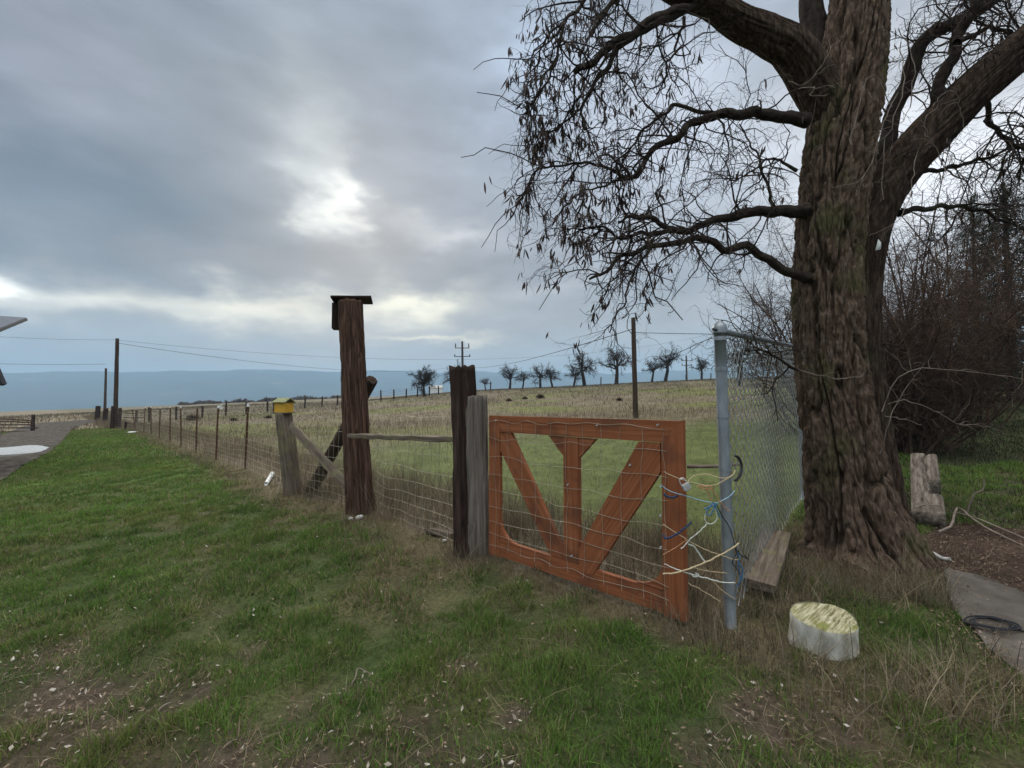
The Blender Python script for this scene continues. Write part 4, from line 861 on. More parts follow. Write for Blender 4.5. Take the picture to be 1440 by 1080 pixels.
# hanging pods
def pods(anch, n_each, q):
    nz_, ns_ = 6, 5; zz = np.linspace(0, 1, nz_); pr = np.array([.12, .75, 1, .95, .65, .08]); th_ = np.arange(ns_)*2*math.pi/ns_
    out = MB(); 
    for p in anch:
        for k in range(q.integers(*n_each) + (3 if q.random() < .22 else 0)):
            L = q.uniform(.04, .095); r = q.uniform(.005, .0088); d = np.array([.28*q.normal(), .28*q.normal(), -1]); d /= np.linalg.norm(d)
            x = np.cross(d, [q.normal(), q.normal(), .1]); x /= np.linalg.norm(x); y = np.cross(d, x); bend = .12*q.normal()
            o = p + .012*q.normal(size=3); c = o + d*(zz*L)[:, None] + x*(bend*L*zz*zz)[:, None]
            V = c[:, None] + (pr*r)[:, None, None]*(np.cos(th_)[None, :, None]*x + .55*np.sin(th_)[None, :, None]*y)
            out.add(V.reshape(-1, 3), grid_faces(nz_, ns_))
    return out
tips = np.concatenate([A2[:, -1], A3[:, -1], A2[:, 4]]); px_ = np.array([proj(p) for p in tips])
wt = np.where(px_[:, 0] < 850, 1.0, np.where(px_[:, 0] < 950, .3, .05)) * np.where((px_[:, 1] > 0), 1, .3); wt = np.where(px_[:, 0] > 1250, .12, wt)
cl_ = fbm(tips[:, 0]*3, tips[:, 1]*3, tips[:, 2]*3, 2); wt = wt*np.clip(.35 + cl_*2.2, .05, 2)
sel = q.choice(len(tips), 760, replace=False, p=wt/wt.sum())
o = rebase(pods(tips[sel], (1, 4), q), tb).build('seed_pods', M['pod'], tree, T(tb)); tag(o, kind='stuff')
# small pale scrap on the trunk
o = MB().add([P(1231, 352, 3.42), P(1239, 350, 3.42), P(1239, 341, 3.43), P(1235, 336, 3.43), P(1233, 352, 3.435), P(1238, 351, 3.44)], np.array([(0, 1, 2, 3), (0, 4, 5, 1)])).build('paper_scrap', M['white']); tag(o, 'small pale scrap stuck on the right side of the big trunk at eye level', 'scrap')

# ================================================================== shrubs and conifers at right
def thicket(name, label, p, H_, Wd, n, seed, mat='shrub', cat='shrub', n2=1200, n3=5000, r=.02):
    q = np.random.default_rng(seed); e = empty(name, p, label, cat)
    st_ = []
    for k in range(n):
        a = q.uniform(0, 2*math.pi); o_ = np.array([math.cos(a), math.sin(a), 0])*Wd*q.random()**.6
        h = H_*(.55+.5*q.random()); b0 = np.append(o_[:2]*.36, 0) + q.normal(size=3)*[.14, .14, 0]; mid = b0*.5 + o_*.75 + UP*h*.5 + q.normal(size=3)*.3; top = o_*1.25 + UP*h*(.8 + .2*q.random()) + q.normal(size=3)*.45
        st_.append(smooth_curve(np.array([b0, (b0+mid)/2 + q.normal(size=3)*.06, mid, (mid+top)/2 + q.normal(size=3)*.12, top]), 12))
    st_ = np.stack(st_); rd = (r*q.uniform(.5, 1.3, (n, 1)))*np.linspace(1, .25, 12)[None]
    mb = MB(); V, F = tubes(st_, rd, 6); mb.add(V, F); rebase(mb, (0, 0, 0)).build('stems', M[mat], e, T(p))
    a2, b2, _ = grow(st_, rd, n2, (.3, 1.0), (.004, .009), 7, q, .06, .95, .34, .08)
    a3, b3, _ = grow(a2, b2, n3, (.12, .5), (.003, .0052), 5, q, .05, .9, .4)
    mb = MB()
    for a_, b_ in ((a2, b2), (a3, b3)): V, F = tubes(a_, b_, 3, False); mb.add(V, F)
    mb.build('twigs', M[mat], e, T(p)); return e
sp1 = G(1312, 640)
thicket('bare_shrub', 'dense dark maroon brown bare thicket behind the big trunk and beam', sp1 + np.array([-.1, .5, 0]), 3.5, 1.5, 90, 3, n2=3000, n3=9000, r=.019)
sp2 = P(1392, 560, 12.); sp2[2] = hgt(sp2[0], sp2[1])
thicket('bare_shrub', 'taller looser bare shrub at the right, between the thicket and the conifers', sp2 + np.array([-1.2, 1.2, 0]), 5.6, 2.4, 70, 4, n2=2600, n3=8000, r=.022)
sp3 = on(11.2, 11.5)
thicket('bare_shrub', 'far bare shrub half hidden behind the trunk of the big tree', on(7.6, 11.0), 5.0, 2.0, 50, 5, n2=1300, n3=5000, r=.03)
thicket('bare_tree', 'tall bare twiggy tree filling the sky right of the big trunk', on(10.6, 11.2), 7.6, 3.0, 30, 8, cat='tree', n2=1700, n3=5000, r=.03)
def conifer(label, p, H_, Wd, seed):
    q = np.random.default_rng(seed); e = empty('conifer', p, label, 'tree', 'conifers at the right edge')
    log('trunk', p - UP*.2, p + UP*H_, .2, .03, M['limb'], e, seed=seed, ns=16, nr=30)
    n = 150; bs = []; br_ = []
    for k in range(n):
        t = (k+.5)/n; z = H_*(.04 + .95*t); a = k*2.4 + q.normal()*.3; L = Wd*(1.05-t)**.8*(.65+.5*q.random()); d = np.array([math.cos(a), math.sin(a), 0])
        bs.append(np.array([UP*z + d*L*s + UP*(L*(.12*s - .45*s*s) ) + q.normal(size=3)*.04 for s in np.linspace(0, 1, 9)])); br_.append(np.linspace(.022, .006, 9))
    bs = np.array(bs); br_ = np.array(br_)
    a2, b2, _ = grow(bs, br_, 2600, (.25, .8), (.007, .011), 5, q, .25, .45, .15, .12)
    a3, b3, _ = grow(a2, b2, 12000, (.14, .38), (.010, .016), 3, q, .3, .5, .15, .05)
    mb = MB()
    for a_, b_, s in ((bs, br_, 4), (a2, b2, 3), (a3, b3*1.9, 3)): V, F = tubes(a_, b_, s, False); mb.add(V, F)
    mb.build('crown', M['needles'], e, T(p)); return e
for k, (px, y, h, w_, lb) in enumerate(((1425, 17.5, 8.6, 2.3, 'dark feathery conifer at the right edge, nearest of the three'), (1378, 24, 10.5, 2.6, 'dark conifer further back, seen over the bare thicket'), (1500, 22, 11, 2.6, 'dark conifer furthest right, cut by the picture edge'))):
    p = on((px-720)/640*y, y); conifer(lb, p, h, w_, 60+k)
# ================================================================== orchard trees in the far field
def orchard_tree(seed, H_, dense):
    q = np.random.default_rng(seed); e = empty('orchard_tree', (0, 0, 0))
    th_ = H_*.24; lean = q.normal(size=2)*.12
    tr = smooth_curve(np.array([[0, 0, -.3], [0, 0, 0], [lean[0]*.5, lean[1]*.5, th_*.6], [lean[0], lean[1], th_], [lean[0]*1.8 + .15*q.normal(), lean[1]*1.8, H_*.55]]), 12)
    rd = np.interp(np.linspace(0, 1, 12), [0, .15, .6, 1], [.3, .22, .17, .09])*H_/5
    V, F = tubes(tr[None], rd[None], 10); MB().add(V, F).build('trunk', M['limb'], e)
    n = 11 if not dense else 22; ls = []; lr = []
    for k in range(n):
        a = 2*math.pi*k/n + q.normal()*.35; s = q.uniform(.45, 1); b0 = tr[int(4 + 7*s*.95)]; out = np.array([math.cos(a), math.sin(a), 0]); L = H_*q.uniform(.26, .42)
        up_ = q.uniform(.15, 2.2); pts = [b0]; d = out + UP*up_
        for j in range(5): d = d/np.linalg.norm(d); pts.append(pts[-1] + d*L/4.2); d = d + q.normal(size=3)*.4 + UP*(.12 if up_ > .7 else -.05)
        ls.append(smooth_curve(np.array(pts), 10)); lr.append(np.linspace(.085, .028, 10)*H_/5)
    ls, lr = np.array(ls), np.array(lr)
    a2, b2, _ = grow(ls, lr, 110 if not dense else 260, (.5, 1.25), (.022, .036), 6, q, .02, .75, .35, .25, (0, 0, .15))
    a3, b3, _ = grow(a2, b2, 700 if not dense else 2600, (.25, .7), (.015, .022), 5, q, .02, .8, .4)
    mb = MB()
    for a_, b_, s in ((ls, lr, 6), (a2, b2, 4), (a3, b3, 3)): V, F = tubes(a_, b_, s, False); mb.add(V, F)
    mb.build('crown', M['limb'], e); return e
protos = [orchard_tree(100+k, 5.0, k == 0) for k in range(5)]
OT = [  # px, base y, top y, distance, kind
 (597, 557, 513, 58, 0, 'dense round bare tree standing apart at the left end of the orchard'),
 (638, 553, 506, 66, 1, 'bare orchard tree half hidden just left of the dark gate post'),
 (683, 549, 530, 80, 3, 'smallest bare orchard tree, just right of the grey gate post'),
 (717, 549, 510, 72, 4, 'spreading bare orchard tree, second to the right of the grey gate post'),
 (735, 550, 521, 74, 3, 'slender little bare orchard tree, third to the right of the grey gate post'),
 (760, 547, 511, 74, 2, 'left one of a close pair of bare orchard trees above the gate top rail'),
 (777, 547, 509, 73, 1, 'right one of a close pair of bare orchard trees above the gate top rail'),
 (807, 547, 513, 74, 3, 'narrow bare orchard tree touching a taller tree on its right'),
 (822, 548, 491, 70, 2, 'tall gnarled bare orchard tree with lopsided crown above the middle of the gate'),
 (867, 544, 482, 69, 4, 'broad bare orchard tree just left of the slim field pole'),
 (917, 541, 504, 76, 3, 'small bare orchard tree just right of the slim field pole'),
 (936, 541, 481, 71, 1, 'tall forked bare orchard tree to the right of the slim field pole'),
 (987, 537, 499, 74, 4, 'bare orchard tree close to the left of the steel corner post'),
 (1040, 546, 462, 42, 2, 'large bare orchard tree seen through the chain link mesh'),
 (1078, 543, 475, 48, 1, 'bare orchard tree behind the chain link mesh close to the big trunk'),
]
HT = [max(v.co.z for c in o.children for v in c.data.vertices) for o in protos]
used = set()
for k, (px, pb, pt_, y, kind, lb) in enumerate(OT):
    o = protos[kind]
    if kind in used: o = copy_tree(protos[kind])
    used.add(kind)
    p = on((px-720)/640*y, y); h = (proj(p)[1] - pt_)/640*y; s = 1.06*h/HT[kind]
    o.matrix_basis = T(p) @ Matrix.Rotation(k*1.9, 4, 'Z') @ Matrix.Scale(s, 4) ; tag(o, lb, 'tree', 'bare orchard trees in the far field')
# sage bushes
def bush(seed):
    q = np.random.default_rng(seed); e = empty('sage_bush', (0, 0, 0)); n = 320
    d = q.normal(size=(n, 3)); d[:, 2] = np.abs(d[:, 2])*.75 + .1; d /= np.linalg.norm(d, axis=1)[:, None]; L = q.uniform(.35, .75, n)[:, None]
    Pp = np.stack([d*L*s + q.normal(size=(n, 3))*.03*s for s in np.linspace(0, 1, 5)], 1); mb = MB(); V, F = tubes(Pp, np.full((n, 5), .012)*np.linspace(.8, 1.2, 5)[None], 3, False); mb.add(V, F); mb.build('stems', M['shrub'], e); return e
for k, (px, y, s, lb) in enumerate(((716, 36, .42, 'low dark bush in the dry field, leftmost of three in a row'), (738, 38, .4, 'low dark bush in the dry field, the middle one of three'), (760, 38, .62, 'widest low dark bush in the dry field, right end of three'), (871, 30, .36, 'small dark tuft bush in the dry field left of the slim field pole'), (330, 33, .4, 'low dark bush behind the steel posts'), (378, 33, .4, 'low dark bush left of the birdhouse in the field'), (272, 40, .9, 'dark bush on the far field edge above the second group of steel posts'))):
    o = bush(200+k); p = on((px-720)/640*y, y); o.matrix_basis = T(p) @ Matrix.Scale(s, 4); tag(o, lb, 'bush', 'dark bushes in the dry field')
# ================================================================== ground, grass, far land, sky
fl = [np.array(gp0[:2]), np.array(bp0[:2]), np.array(sp0[:2])] + [np.array(t) for t in TP] + [np.array([-28.2, 32.6]), np.array([-52., 56.])]
fence_line = [np.array(c0[:2]), np.array(g1[:2]), np.array(g0[:2])] + fl
def side(x, y):
    """signed distance to the fence line: positive on the field side"""
    x = np.asarray(x, float); y = np.asarray(y, float); best = np.full(x.shape, 1e9); sg = np.zeros(x.shape)
    for a, b_ in zip(fence_line[:-1], fence_line[1:]):
        d = b_ - a; L2 = d @ d; t = np.clip(((x-a[0])*d[0] + (y-a[1])*d[1])/L2, 0, 1); dx = x-a[0]-t*d[0]; dy = y-a[1]-t*d[1]
        dd = np.hypot(dx, dy); cr = d[0]*dy - d[1]*dx; m_ = dd < best; best = np.where(m_, dd, best); sg = np.where(m_, -np.sign(cr), sg)
    return best*sg
chn = (np.array(c0[:2]), np.array(c1[:2]) + (np.array(c1[:2])-np.array(c0[:2]))*3)
def east(x, y):
    """true right of the chain link fence (the yard with the big tree)"""
    a, b_ = chn; d = b_-a; return (d[0]*(np.asarray(y)-a[1]) - d[1]*(np.asarray(x)-a[0])) < 0
def gp(px, py): return G(px, py)[:2]
ROAD = [gp(-700, 900), gp(-250, 760), gp(0, 678), gp(32, 656), gp(64, 640), gp(86, 622), gp(100, 606), gp(112, 599), gp(136, 593.5), gp(128, 590.5), gp(96, 592.5), gp(58, 595), gp(38, 598), gp(18, 606), gp(0, 613), gp(-60, 630), gp(-200, 640), gp(-700, 660)]
PATH = [gp(1328, 803), gp(1385, 814), gp(1440, 838), gp(1600, 905), (3.35, 1.4), (3.2, -1.5), (3.25, -5), (2.05, -5), (2.0, -1.4), (2.12, .9), gp(1500, 1010), gp(1440, 958), gp(1392, 914), gp(1346, 868), gp(1330, 832)]
drape('gravel_road', ROAD, .5, .035, M['gravel'], 'grey gravel road curving past the lawn', None)
drape('path', PATH, .12, .02, M['concrete'], 'worn concrete path at the lower right', None)
PUD = [gp(-120, 650), gp(-40, 646), gp(0, 644.5), gp(30, 641), gp(55, 637), gp(67, 632), gp(58, 629.8), gp(40, 630), gp(10, 634), gp(-40, 638), gp(-110, 641)]
def puddle(poly, res, lb):
    o = drape('puddle', poly, res, .05, M['water'], lb, None)
    zs = [v.co.z for v in o.data.vertices]; zm = sum(zs)/len(zs)
    for v in o.data.vertices: v.co.z = zm*.0 + v.co.z
    return o
# still water is level: one flat sheet at the height of its lowest rim
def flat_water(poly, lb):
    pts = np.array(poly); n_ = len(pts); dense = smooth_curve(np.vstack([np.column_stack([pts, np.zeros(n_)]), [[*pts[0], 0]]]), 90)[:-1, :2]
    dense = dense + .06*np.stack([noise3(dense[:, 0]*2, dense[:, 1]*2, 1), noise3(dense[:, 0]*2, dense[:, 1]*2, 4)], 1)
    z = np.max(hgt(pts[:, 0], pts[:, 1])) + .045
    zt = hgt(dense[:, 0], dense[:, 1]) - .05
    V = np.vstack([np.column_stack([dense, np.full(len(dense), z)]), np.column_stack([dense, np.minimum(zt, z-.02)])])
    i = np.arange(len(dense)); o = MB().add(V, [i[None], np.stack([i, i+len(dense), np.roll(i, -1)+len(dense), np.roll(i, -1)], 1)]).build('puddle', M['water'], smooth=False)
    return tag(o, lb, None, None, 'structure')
def centroid(poly): return np.mean(np.array(poly), 0)
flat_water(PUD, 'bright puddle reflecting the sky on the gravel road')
# ---- colour zones, one function for the sheet and the blades
def spot(x, y, px, py, r, soft=.6):
    c = gp(px, py); d = np.hypot(x-c[0], y-c[1]) + r*.45*fbm(x*2.2, y*2.2, 3, 3); return 1 - sst(r*(1-soft), r*(1+soft*.4), d)
MUL = [gp(1290, 760), gp(1330, 735), gp(1440, 745), gp(1600, 775), (6.2, 3.2), (5.4, 1.2), (3.5, 1.0), gp(1620, 915), gp(1440, 850), gp(1385, 822), gp(1318, 806)]
def zones(x, y):
    s = side(x, y); e = east(x, y) & (y < 40) & (x > 0); r = np.hypot(x, y)
    n1 = fbm(x*.9, y*.9, 1, 4); n2 = fbm(x*3.1, y*3.1, 2, 3)
    dirt = np.zeros(np.shape(x))
    for a in ((100, 1005, .5), (245, 985, .23), (30, 1060, .5), (560, 1060, .33), (420, 1075, .22), (1110, 1015, .3), (650, 945, .13), (505, 965, .12), (300, 1060, .25), (0, 960, .5), (1010, 1075, .2), (700, 1075, .15), (355, 915, .1), (720, 1010, .1), (430, 1000, .14)): dirt = np.maximum(dirt, spot(x, y, *a))
    dirt = np.maximum(dirt*np.clip(.72+.9*n2, .25, 1), .5*sst(.28, .5, n1 + .4*n2)*(r < 9))
    lawn = (s < 0) | e
    dry = np.where(s < 0, np.where(np.asarray(x) > -.3, sst(-.34, -.02, s + .3*n1), sst(-.95, -.1, s + .45*n1)), 0.) * ~e
    dry = np.maximum(dry, .8*spot(x, y, 610, 780, .75)); dry = np.maximum(dry, .55*spot(x, y, 560, 840, .5))
    tr_ = np.hypot(x-tb[0], y-tb[1]); dry = np.maximum(dry, (1 - sst(.55, 1.05, tr_ + .25*n1)))
    for a in ((1035, 895, .34), (1100, 845, .3), (1180, 975, .2), (1330, 985, .22), (1400, 965, .18), (1085, 800, .35)): dry = np.maximum(dry, spot(x, y, *a))
    dry = np.maximum(dry, .55*sst(.05, .4, n1 - .1)*(r < 12)*(x > -1.2)*lawn)
    dry = dry*np.where((s < -1.6) & ~e, np.where(x < -1.0, .35, 1), 1)
    lush = np.maximum(spot(x, y, 860, 850, .5), spot(x, y, 1240, 890, .28)); lush = np.maximum(lush, spot(x, y, 760, 805, .35)); lush = np.maximum(lush, .8*spot(x, y, 800, 930, .35)); lush = np.maximum(lush, .7*spot(x, y, 430, 770, .8))
    mul = inpoly(np.stack([np.ravel(x), np.ravel(y)], 1), MUL).reshape(np.shape(x)) * 1.0
    fgreen = ((s > .9) & ~e) * sst(.7, 1.8, s + .6*n1) * (1 - sst(11.5, 18.5, y + 2.2*n1 - .12*x)) * (.35 + .65*sst(-.6, -.15, x/np.maximum(y, .1) + .15*n1))
    return dict(s=s, e=e, r=r, n1=n1, n2=n2, dirt=dirt, lawn=lawn, dry=dry, lush=lush, mul=mul, fg=fgreen)
C = lambda *a: np.array(a)
GREEN, GREEN2, OLIVE = C(.075, .13, .028), C(.115, .205, .038), C(.135, .15, .042)
STRAW, STRAWG, DIRT, MULCH = C(.215, .165, .1), C(.26, .22, .155), C(.068, .05, .039), C(.06, .04, .03)
def mixc(a, b_, t): return a + (b_-a)*np.asarray(t)[..., None]
def ground_col(x, y, Zn):
    n1, n2, r = Zn['n1'], Zn['n2'], Zn['r']
    c = mixc(np.broadcast_to(C(.05, .068, .024), np.shape(x)+(3,)), C(.075, .07, .035), sst(-.3, .5, n1 + .5*n2))
    c = mixc(c, GREEN2*.7, .9*sst(7, 16, r)*sst(-.45, .25, fbm(x*.25, y*.25, 7, 3)))
    fld = (Zn['s'] > 0) & ~Zn['e']
    fc = mixc(np.broadcast_to(STRAW*.62, np.shape(x)+(3,)), STRAWG*.6, sst(-.3, .3, n1)); fc = mixc(fc, np.broadcast_to(C(.155, .13, .092), fc.shape), sst(25, 70, r)*.8)
    fc = mixc(fc, OLIVE*.9, .75*sst(-.15, .25, fbm(x*.09, y*.16, 4, 3))*sst(10, 22, r)*(1-.6*sst(35, 70, r)))
    fc = mixc(fc, C(.088, .108, .036)*(1+.3*n2[..., None]), Zn['fg']*.92)
    c = np.where(fld[..., None], fc, c)
    left = ~fld & (r > 38) & (x < 0)
    c = np.where(left[..., None], C(.2, .165, .115)*(1 + .25*n1[..., None]), c)
    c = mixc(c, C(.045, .046, .025), (Zn['e'] & (x > 3.2))*.85); c = mixc(c, STRAW*.6, Zn['dry']*.8); c = mixc(c, DIRT*(1+.3*n2[..., None]), Zn['dirt']*.9); c = mixc(c, MULCH*(1+.4*n2[..., None]), Zn['mul'])  # yard right of the tree: conifer shade put into the ground colour
    return np.clip(c*(1 + .2*n2[..., None]), .004, 1)
nr = 330; na = 460
rad = np.concatenate([[.05], np.geomspace(.5, 7000, nr-1)]); ang = np.arange(na)*2*math.pi/na
RR, AA = np.meshgrid(rad, ang, indexing='ij'); X, Y = RR*np.sin(AA), RR*np.cos(AA)
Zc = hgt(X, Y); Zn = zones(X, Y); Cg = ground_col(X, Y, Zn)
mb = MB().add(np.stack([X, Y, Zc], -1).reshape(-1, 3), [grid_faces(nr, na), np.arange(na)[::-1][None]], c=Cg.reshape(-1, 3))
m, n, l, b = mat_new('earth_and_turf')
a = n.new('ShaderNodeAttribute'); a.attribute_name = 'col'
tc = n.new('ShaderNodeTexCoord')
t1 = n.new('ShaderNodeTexNoise'); t1.inputs['Scale'].default_value = 26; t1.inputs['Detail'].default_value = 10; t1.inputs['Roughness'].default_value = .75; l.new(tc.outputs['Object'], t1.inputs['Vector'])
t2 = n.new('ShaderNodeTexNoise'); t2.inputs['Scale'].default_value = 1.1; t2.inputs['Detail'].default_value = 8; t2.inputs['Roughness'].default_value = .7; l.new(tc.outputs['Object'], t2.inputs['Vector'])
r1 = n.new('ShaderNodeMapRange'); r1.inputs[1].default_value = .3; r1.inputs[2].default_value = .7; r1.inputs[3].default_value = .45; r1.inputs[4].default_value = 1.55; l.new(t1.outputs['Fac'], r1.inputs[0])
r2 = n.new('ShaderNodeMapRange'); r2.inputs[1].default_value = .3; r2.inputs[2].default_value = .7; r2.inputs[3].default_value = .7; r2.inputs[4].default_value = 1.3; l.new(t2.outputs['Fac'], r2.inputs[0])
mm = n.new('ShaderNodeMath'); mm.operation = 'MULTIPLY'; l.new(r1.outputs[0], mm.inputs[0]); l.new(r2.outputs[0], mm.inputs[1])
vm = n.new('ShaderNodeVectorMath'); vm.operation = 'SCALE'; l.new(a.outputs['Color'], vm.inputs[0]); l.new(mm.outputs[0], vm.inputs['Scale']); l.new(vm.outputs[0], b.inputs['Base Color'])
b.inputs['Roughness'].default_value = .95; b.inputs['Specular IOR Level'].default_value = .05
bn = n.new('ShaderNodeBump'); bn.inputs['Strength'].default_value = .7; bn.inputs['Distance'].default_value = .02; l.new(t1.outputs['Fac'], bn.inputs['Height']); l.new(bn.outputs[0], b.inputs['Normal'])
o = mb.build('ground', m); tag(o, kind='structure')

# ---- blades
def blades(x, y, h, w, colr, q, lean=.35, z=None, curve=.5, ldir=None, seg=2):
    N = len(x); zb = hgt(x, y) if z is None else z; a = q.uniform(0, 2*math.pi, N); la = q.uniform(0, 2*math.pi, N) if ldir is None else ldir + .6*q.normal(size=N)
    lm = np.abs(lean*q.normal(size=N)) + .08; lx, ly = np.cos(la)*lm*h, np.sin(la)*lm*h; wx, wy = np.cos(a)*w/2, np.sin(a)*w/2
    def row(t, f): 
        bx = x + lx*(t*(1-curve) + curve*t*t); by = y + ly*(t*(1-curve) + curve*t*t); bz = zb - .012 + h*(t - .18*lm*t*t)
        return np.stack([np.stack([bx-wx*f, by-wy*f, bz], 1), np.stack([bx+wx*f, by+wy*f, bz], 1)], 1)
    if seg == 2: V = np.concatenate([row(0, 1), row(.5, .8), row(1, .06)], 1)
    else: V = np.concatenate([row(0, 1), row(.35, .9), row(.7, .6), row(1, .08)], 1)
    k = V.shape[1]; i = np.arange(N)[:, None]*k
    F = np.concatenate([i + np.array([[2*j, 2*j+1, 2*j+3, 2*j+2]]) for j in range(k//2-1)])
    cc = np.repeat(colr, k, 0)
    return V.reshape(-1, 3), F, cc
def scatter(n, ylo, yhi, u0, u1, q):
    """even density over a wedge of ground in front of the photographer"""
    y = np.sqrt(q.uniform(ylo**2, yhi**2, n)); x = q.uniform(u0, u1, n)*y; return x, y
ROADa, PATHa = np.array(ROAD), np.array(PATH)
def keep(x, y, *polys):
    p = np.stack([x, y], 1); k = np.ones(len(x), bool)
    for pl_ in polys: k &= ~inpoly(p, pl_)
    return k
stump_c = s0[:2]
def lawn_pass(mb, n, ylo, yhi, u0, u1, w, hs, q):
    x, y = scatter(n, ylo, yhi, u0, u1, q); k = keep(x, y, ROADa, PATHa, MUL); x, y = x[k], y[k]; Zn = zones(x, y)
    tuft = .7*fbm(x*9, y*9, 6, 2) + .9*noise3(x*3.1, y*3.1, 21); pr = np.clip(1.0 - Zn['dirt']*1.05 - .45*Zn['dry'] + .5*tuft, 0, 1)*(Zn['lawn']) * (np.hypot(x-stump_c[0], y-stump_c[1]) > .17)*(np.hypot(x-tb[0], y-tb[1]) > .45)
    k = q.random(len(x)) < pr; x, y = x[k], y[k]; Zn = {a: b_[k] for a, b_ in Zn.items()}; tuft = tuft[k]
    big = fbm(x*.35, y*.35, 7, 3); h = hs*(.65 + .7*q.random(len(x)))*np.clip(1 + 1.25*tuft, .3, 2.2)*(1 + .3*Zn['lush'])*np.where(np.abs(Zn['s']) < .3, .55, 1)*(1 + .25*big)
    c = mixc(np.broadcast_to(GREEN, (len(x), 3)), GREEN2, sst(-.35, .45, big + .3*Zn['n1'])); c = mixc(c, OLIVE, .75*sst(-.15, .5, Zn['n1'] + .4*Zn['n2'])*(1-Zn['lush'])); c = mixc(c, GREEN2, .6*sst(2.5, 8, y)*sst(-.55, -.2, x/y)*(1-sst(-.9, -1.3, x/y)))
    dryb = q.random(len(x)) < (.13 + .5*Zn['dry'] + .3*Zn['dirt']); c = np.where(dryb[:, None], STRAW*1.1*(.7 + .5*q.random((len(x), 1))), c)
    yl = sst(-.05, .4, fbm(x*3.1, y*3.1, 33, 4))[:, None]; c = c*(1-.45*yl) + .45*yl*C(.17, .2, .06); c = c*(.55 + .9*q.random((len(x), 1))); V, F, cc = blades(x, y, h, w*(.6+.8*q.random(len(x))), c, q, .55); mb.add(V, F, 0, cc)
q = np.random.default_rng(31)
mb = MB()
lawn_pass(mb, 130000, 1.35, 3.2, -1.5, 1.5, .0044, .044, q)
lawn_pass(mb, 230000, 3.2, 6.8, -1.45, 1.4, .0066, .047, q)
lawn_pass(mb, 260000, 6.5, 13.4, -1.4, .9, .0115, .05, q)
lawn_pass(mb, 150000, 13, 34, -1.25, -.3, .026, .065, q)
o = mb.build('lawn_grass', M['grass'], smooth=False); tag(o, 'short green lawn with worn patches', None, None, 'stuff')
# dry stems along the fence, in the field, round the tree
mb = MB()
def stems(x, y, h, w, c, lean=.3, curve=.5, seg=3, ldir=None):
    V, F, cc = blades(x, y, h, w, c, q, lean, None, curve, ldir, seg); mb.add(V, F, 0, cc)
def straw(n, k=1.0): 
    t = q.random((n, 1)); return (STRAW + (STRAWG-STRAW)*t)*(.45 + .75*q.random((n, 1)))*k
def along_fence(n, off0, off1, hlo, hhi, w, i0=0, i1=None, zfar=1.0):
    fl_ = fence_line[i0:i1]; L = np.array([np.linalg.norm(b_-a)*(1 if a[1] < 12 else .5) for a, b_ in zip(fl_[:-1], fl_[1:])]); k = q.choice(len(L), n, p=L/L.sum()); t = q.random(n)
    a = np.array(fl_)[k]; b_ = np.array(fl_)[k+1]; d = (b_-a)/np.linalg.norm(b_-a, axis=1)[:, None]; nn = np.stack([d[:, 1], -d[:, 0]], 1)
    p = a + (b_-a)*t[:, None] + nn*(q.uniform(off0, off1, n))[:, None]; x, y = p[:, 0], p[:, 1]; tf = fbm(x*1.6, y*1.6, 8, 3); kk = q.random(n) < np.clip(.6 + 1.1*tf, .08, 1); x, y, tf = x[kk], y[kk], tf[kk]
    kk = keep(x, y, ROADa); x, y, tf = x[kk], y[kk], tf[kk]
    h = q.uniform(hlo, hhi, len(x))*(1 + .7*tf); stems(x, y, h, w*(1 + y*.09), straw(len(x), .8), .45)
along_fence(26000, .05, 1.5, .12, .5, .0026, 2)
along_fence(9000, -.55, .12, .06, .26, .0028, 2)
along_fence(5000, .15, 1.3, .08, .36, .0026, 0, 4)
along_fence(1300, -.22, .1, .03, .12, .0026, 0, 3)
def clump(n, px, py, r, hlo, hhi, w=.0026, lean=.5, k=.8, ldir=None):
    c = gp(px, py); rr_ = r*np.sqrt(q.random(n)); a = q.uniform(0, 6.283, n); x = c[0]+rr_*np.cos(a); y = c[1]+rr_*np.sin(a); kk = keep(x, y, PATHa)&(np.hypot(x-stump_c[0], y-stump_c[1]) > .165)&(np.hypot(x-tb[0], y-tb[1]) > .42); x, y = x[kk], y[kk]
    stems(x, y, q.uniform(hlo, hhi, len(x)), w, straw(len(x), k), lean, .6, 3, ldir)
clump(700, 1030, 885, .34, .03, .16, k=.62); clump(450, 1085, 845, .3, .04, .18, k=.7); clump(900, 1180, 825, .36, .05, .22, k=.85); clump(420, 1260, 825, .26, .06, .24, k=.9); clump(500, 1100, 770, .45, .05, .22, k=.75)
clump(420, 1160, 960, .24, .03, .1, k=.75, lean=1.1); clump(260, 1330, 985, .2, .05, .22, .003, .9, 1.25); clump(200, 1395, 955, .2, .04, .15, k=.9, lean=.8); clump(260, 1065, 925, .22, .03, .12, k=.6, lean=.9); clump(260, 1250, 1000, .25, .04, .14, k=.8, lean=.9)
clump(420, 1325, 850, .15, .05, .22, k=.9); clump(260, 960, 880, .22, .05, .26, k=.85); clump(300, 420, 690, .28, .06, .3, k=.9); clump(360, 520, 730, .4, .04, .16, k=.8); clump(700, 610, 790, .55, .03, .12, k=.75, lean=.9); clump(240, 660, 785, .16, .05, .2, k=.8)
clump(700, 1240, 790, .7, .04, .16, k=.6); clump(350, 1290, 720, .5, .06, .25, k=.6)
n = 46000; x, y = scatter(n, 5, 22, -1.2, 1.15, q); Zn = zones(x, y); kk = (Zn['s'] > .8) & ~Zn['e'] & (q.random(n) > .93*Zn['fg']) & (q.random(n) < .55 + .9*Zn['n1']); x, y = x[kk], y[kk]
stems(x, y, q.uniform(.1, .38, len(x))*(1+.6*Zn['n1'][kk]), .0035*(1+y*.1), straw(len(x), .8), .4)
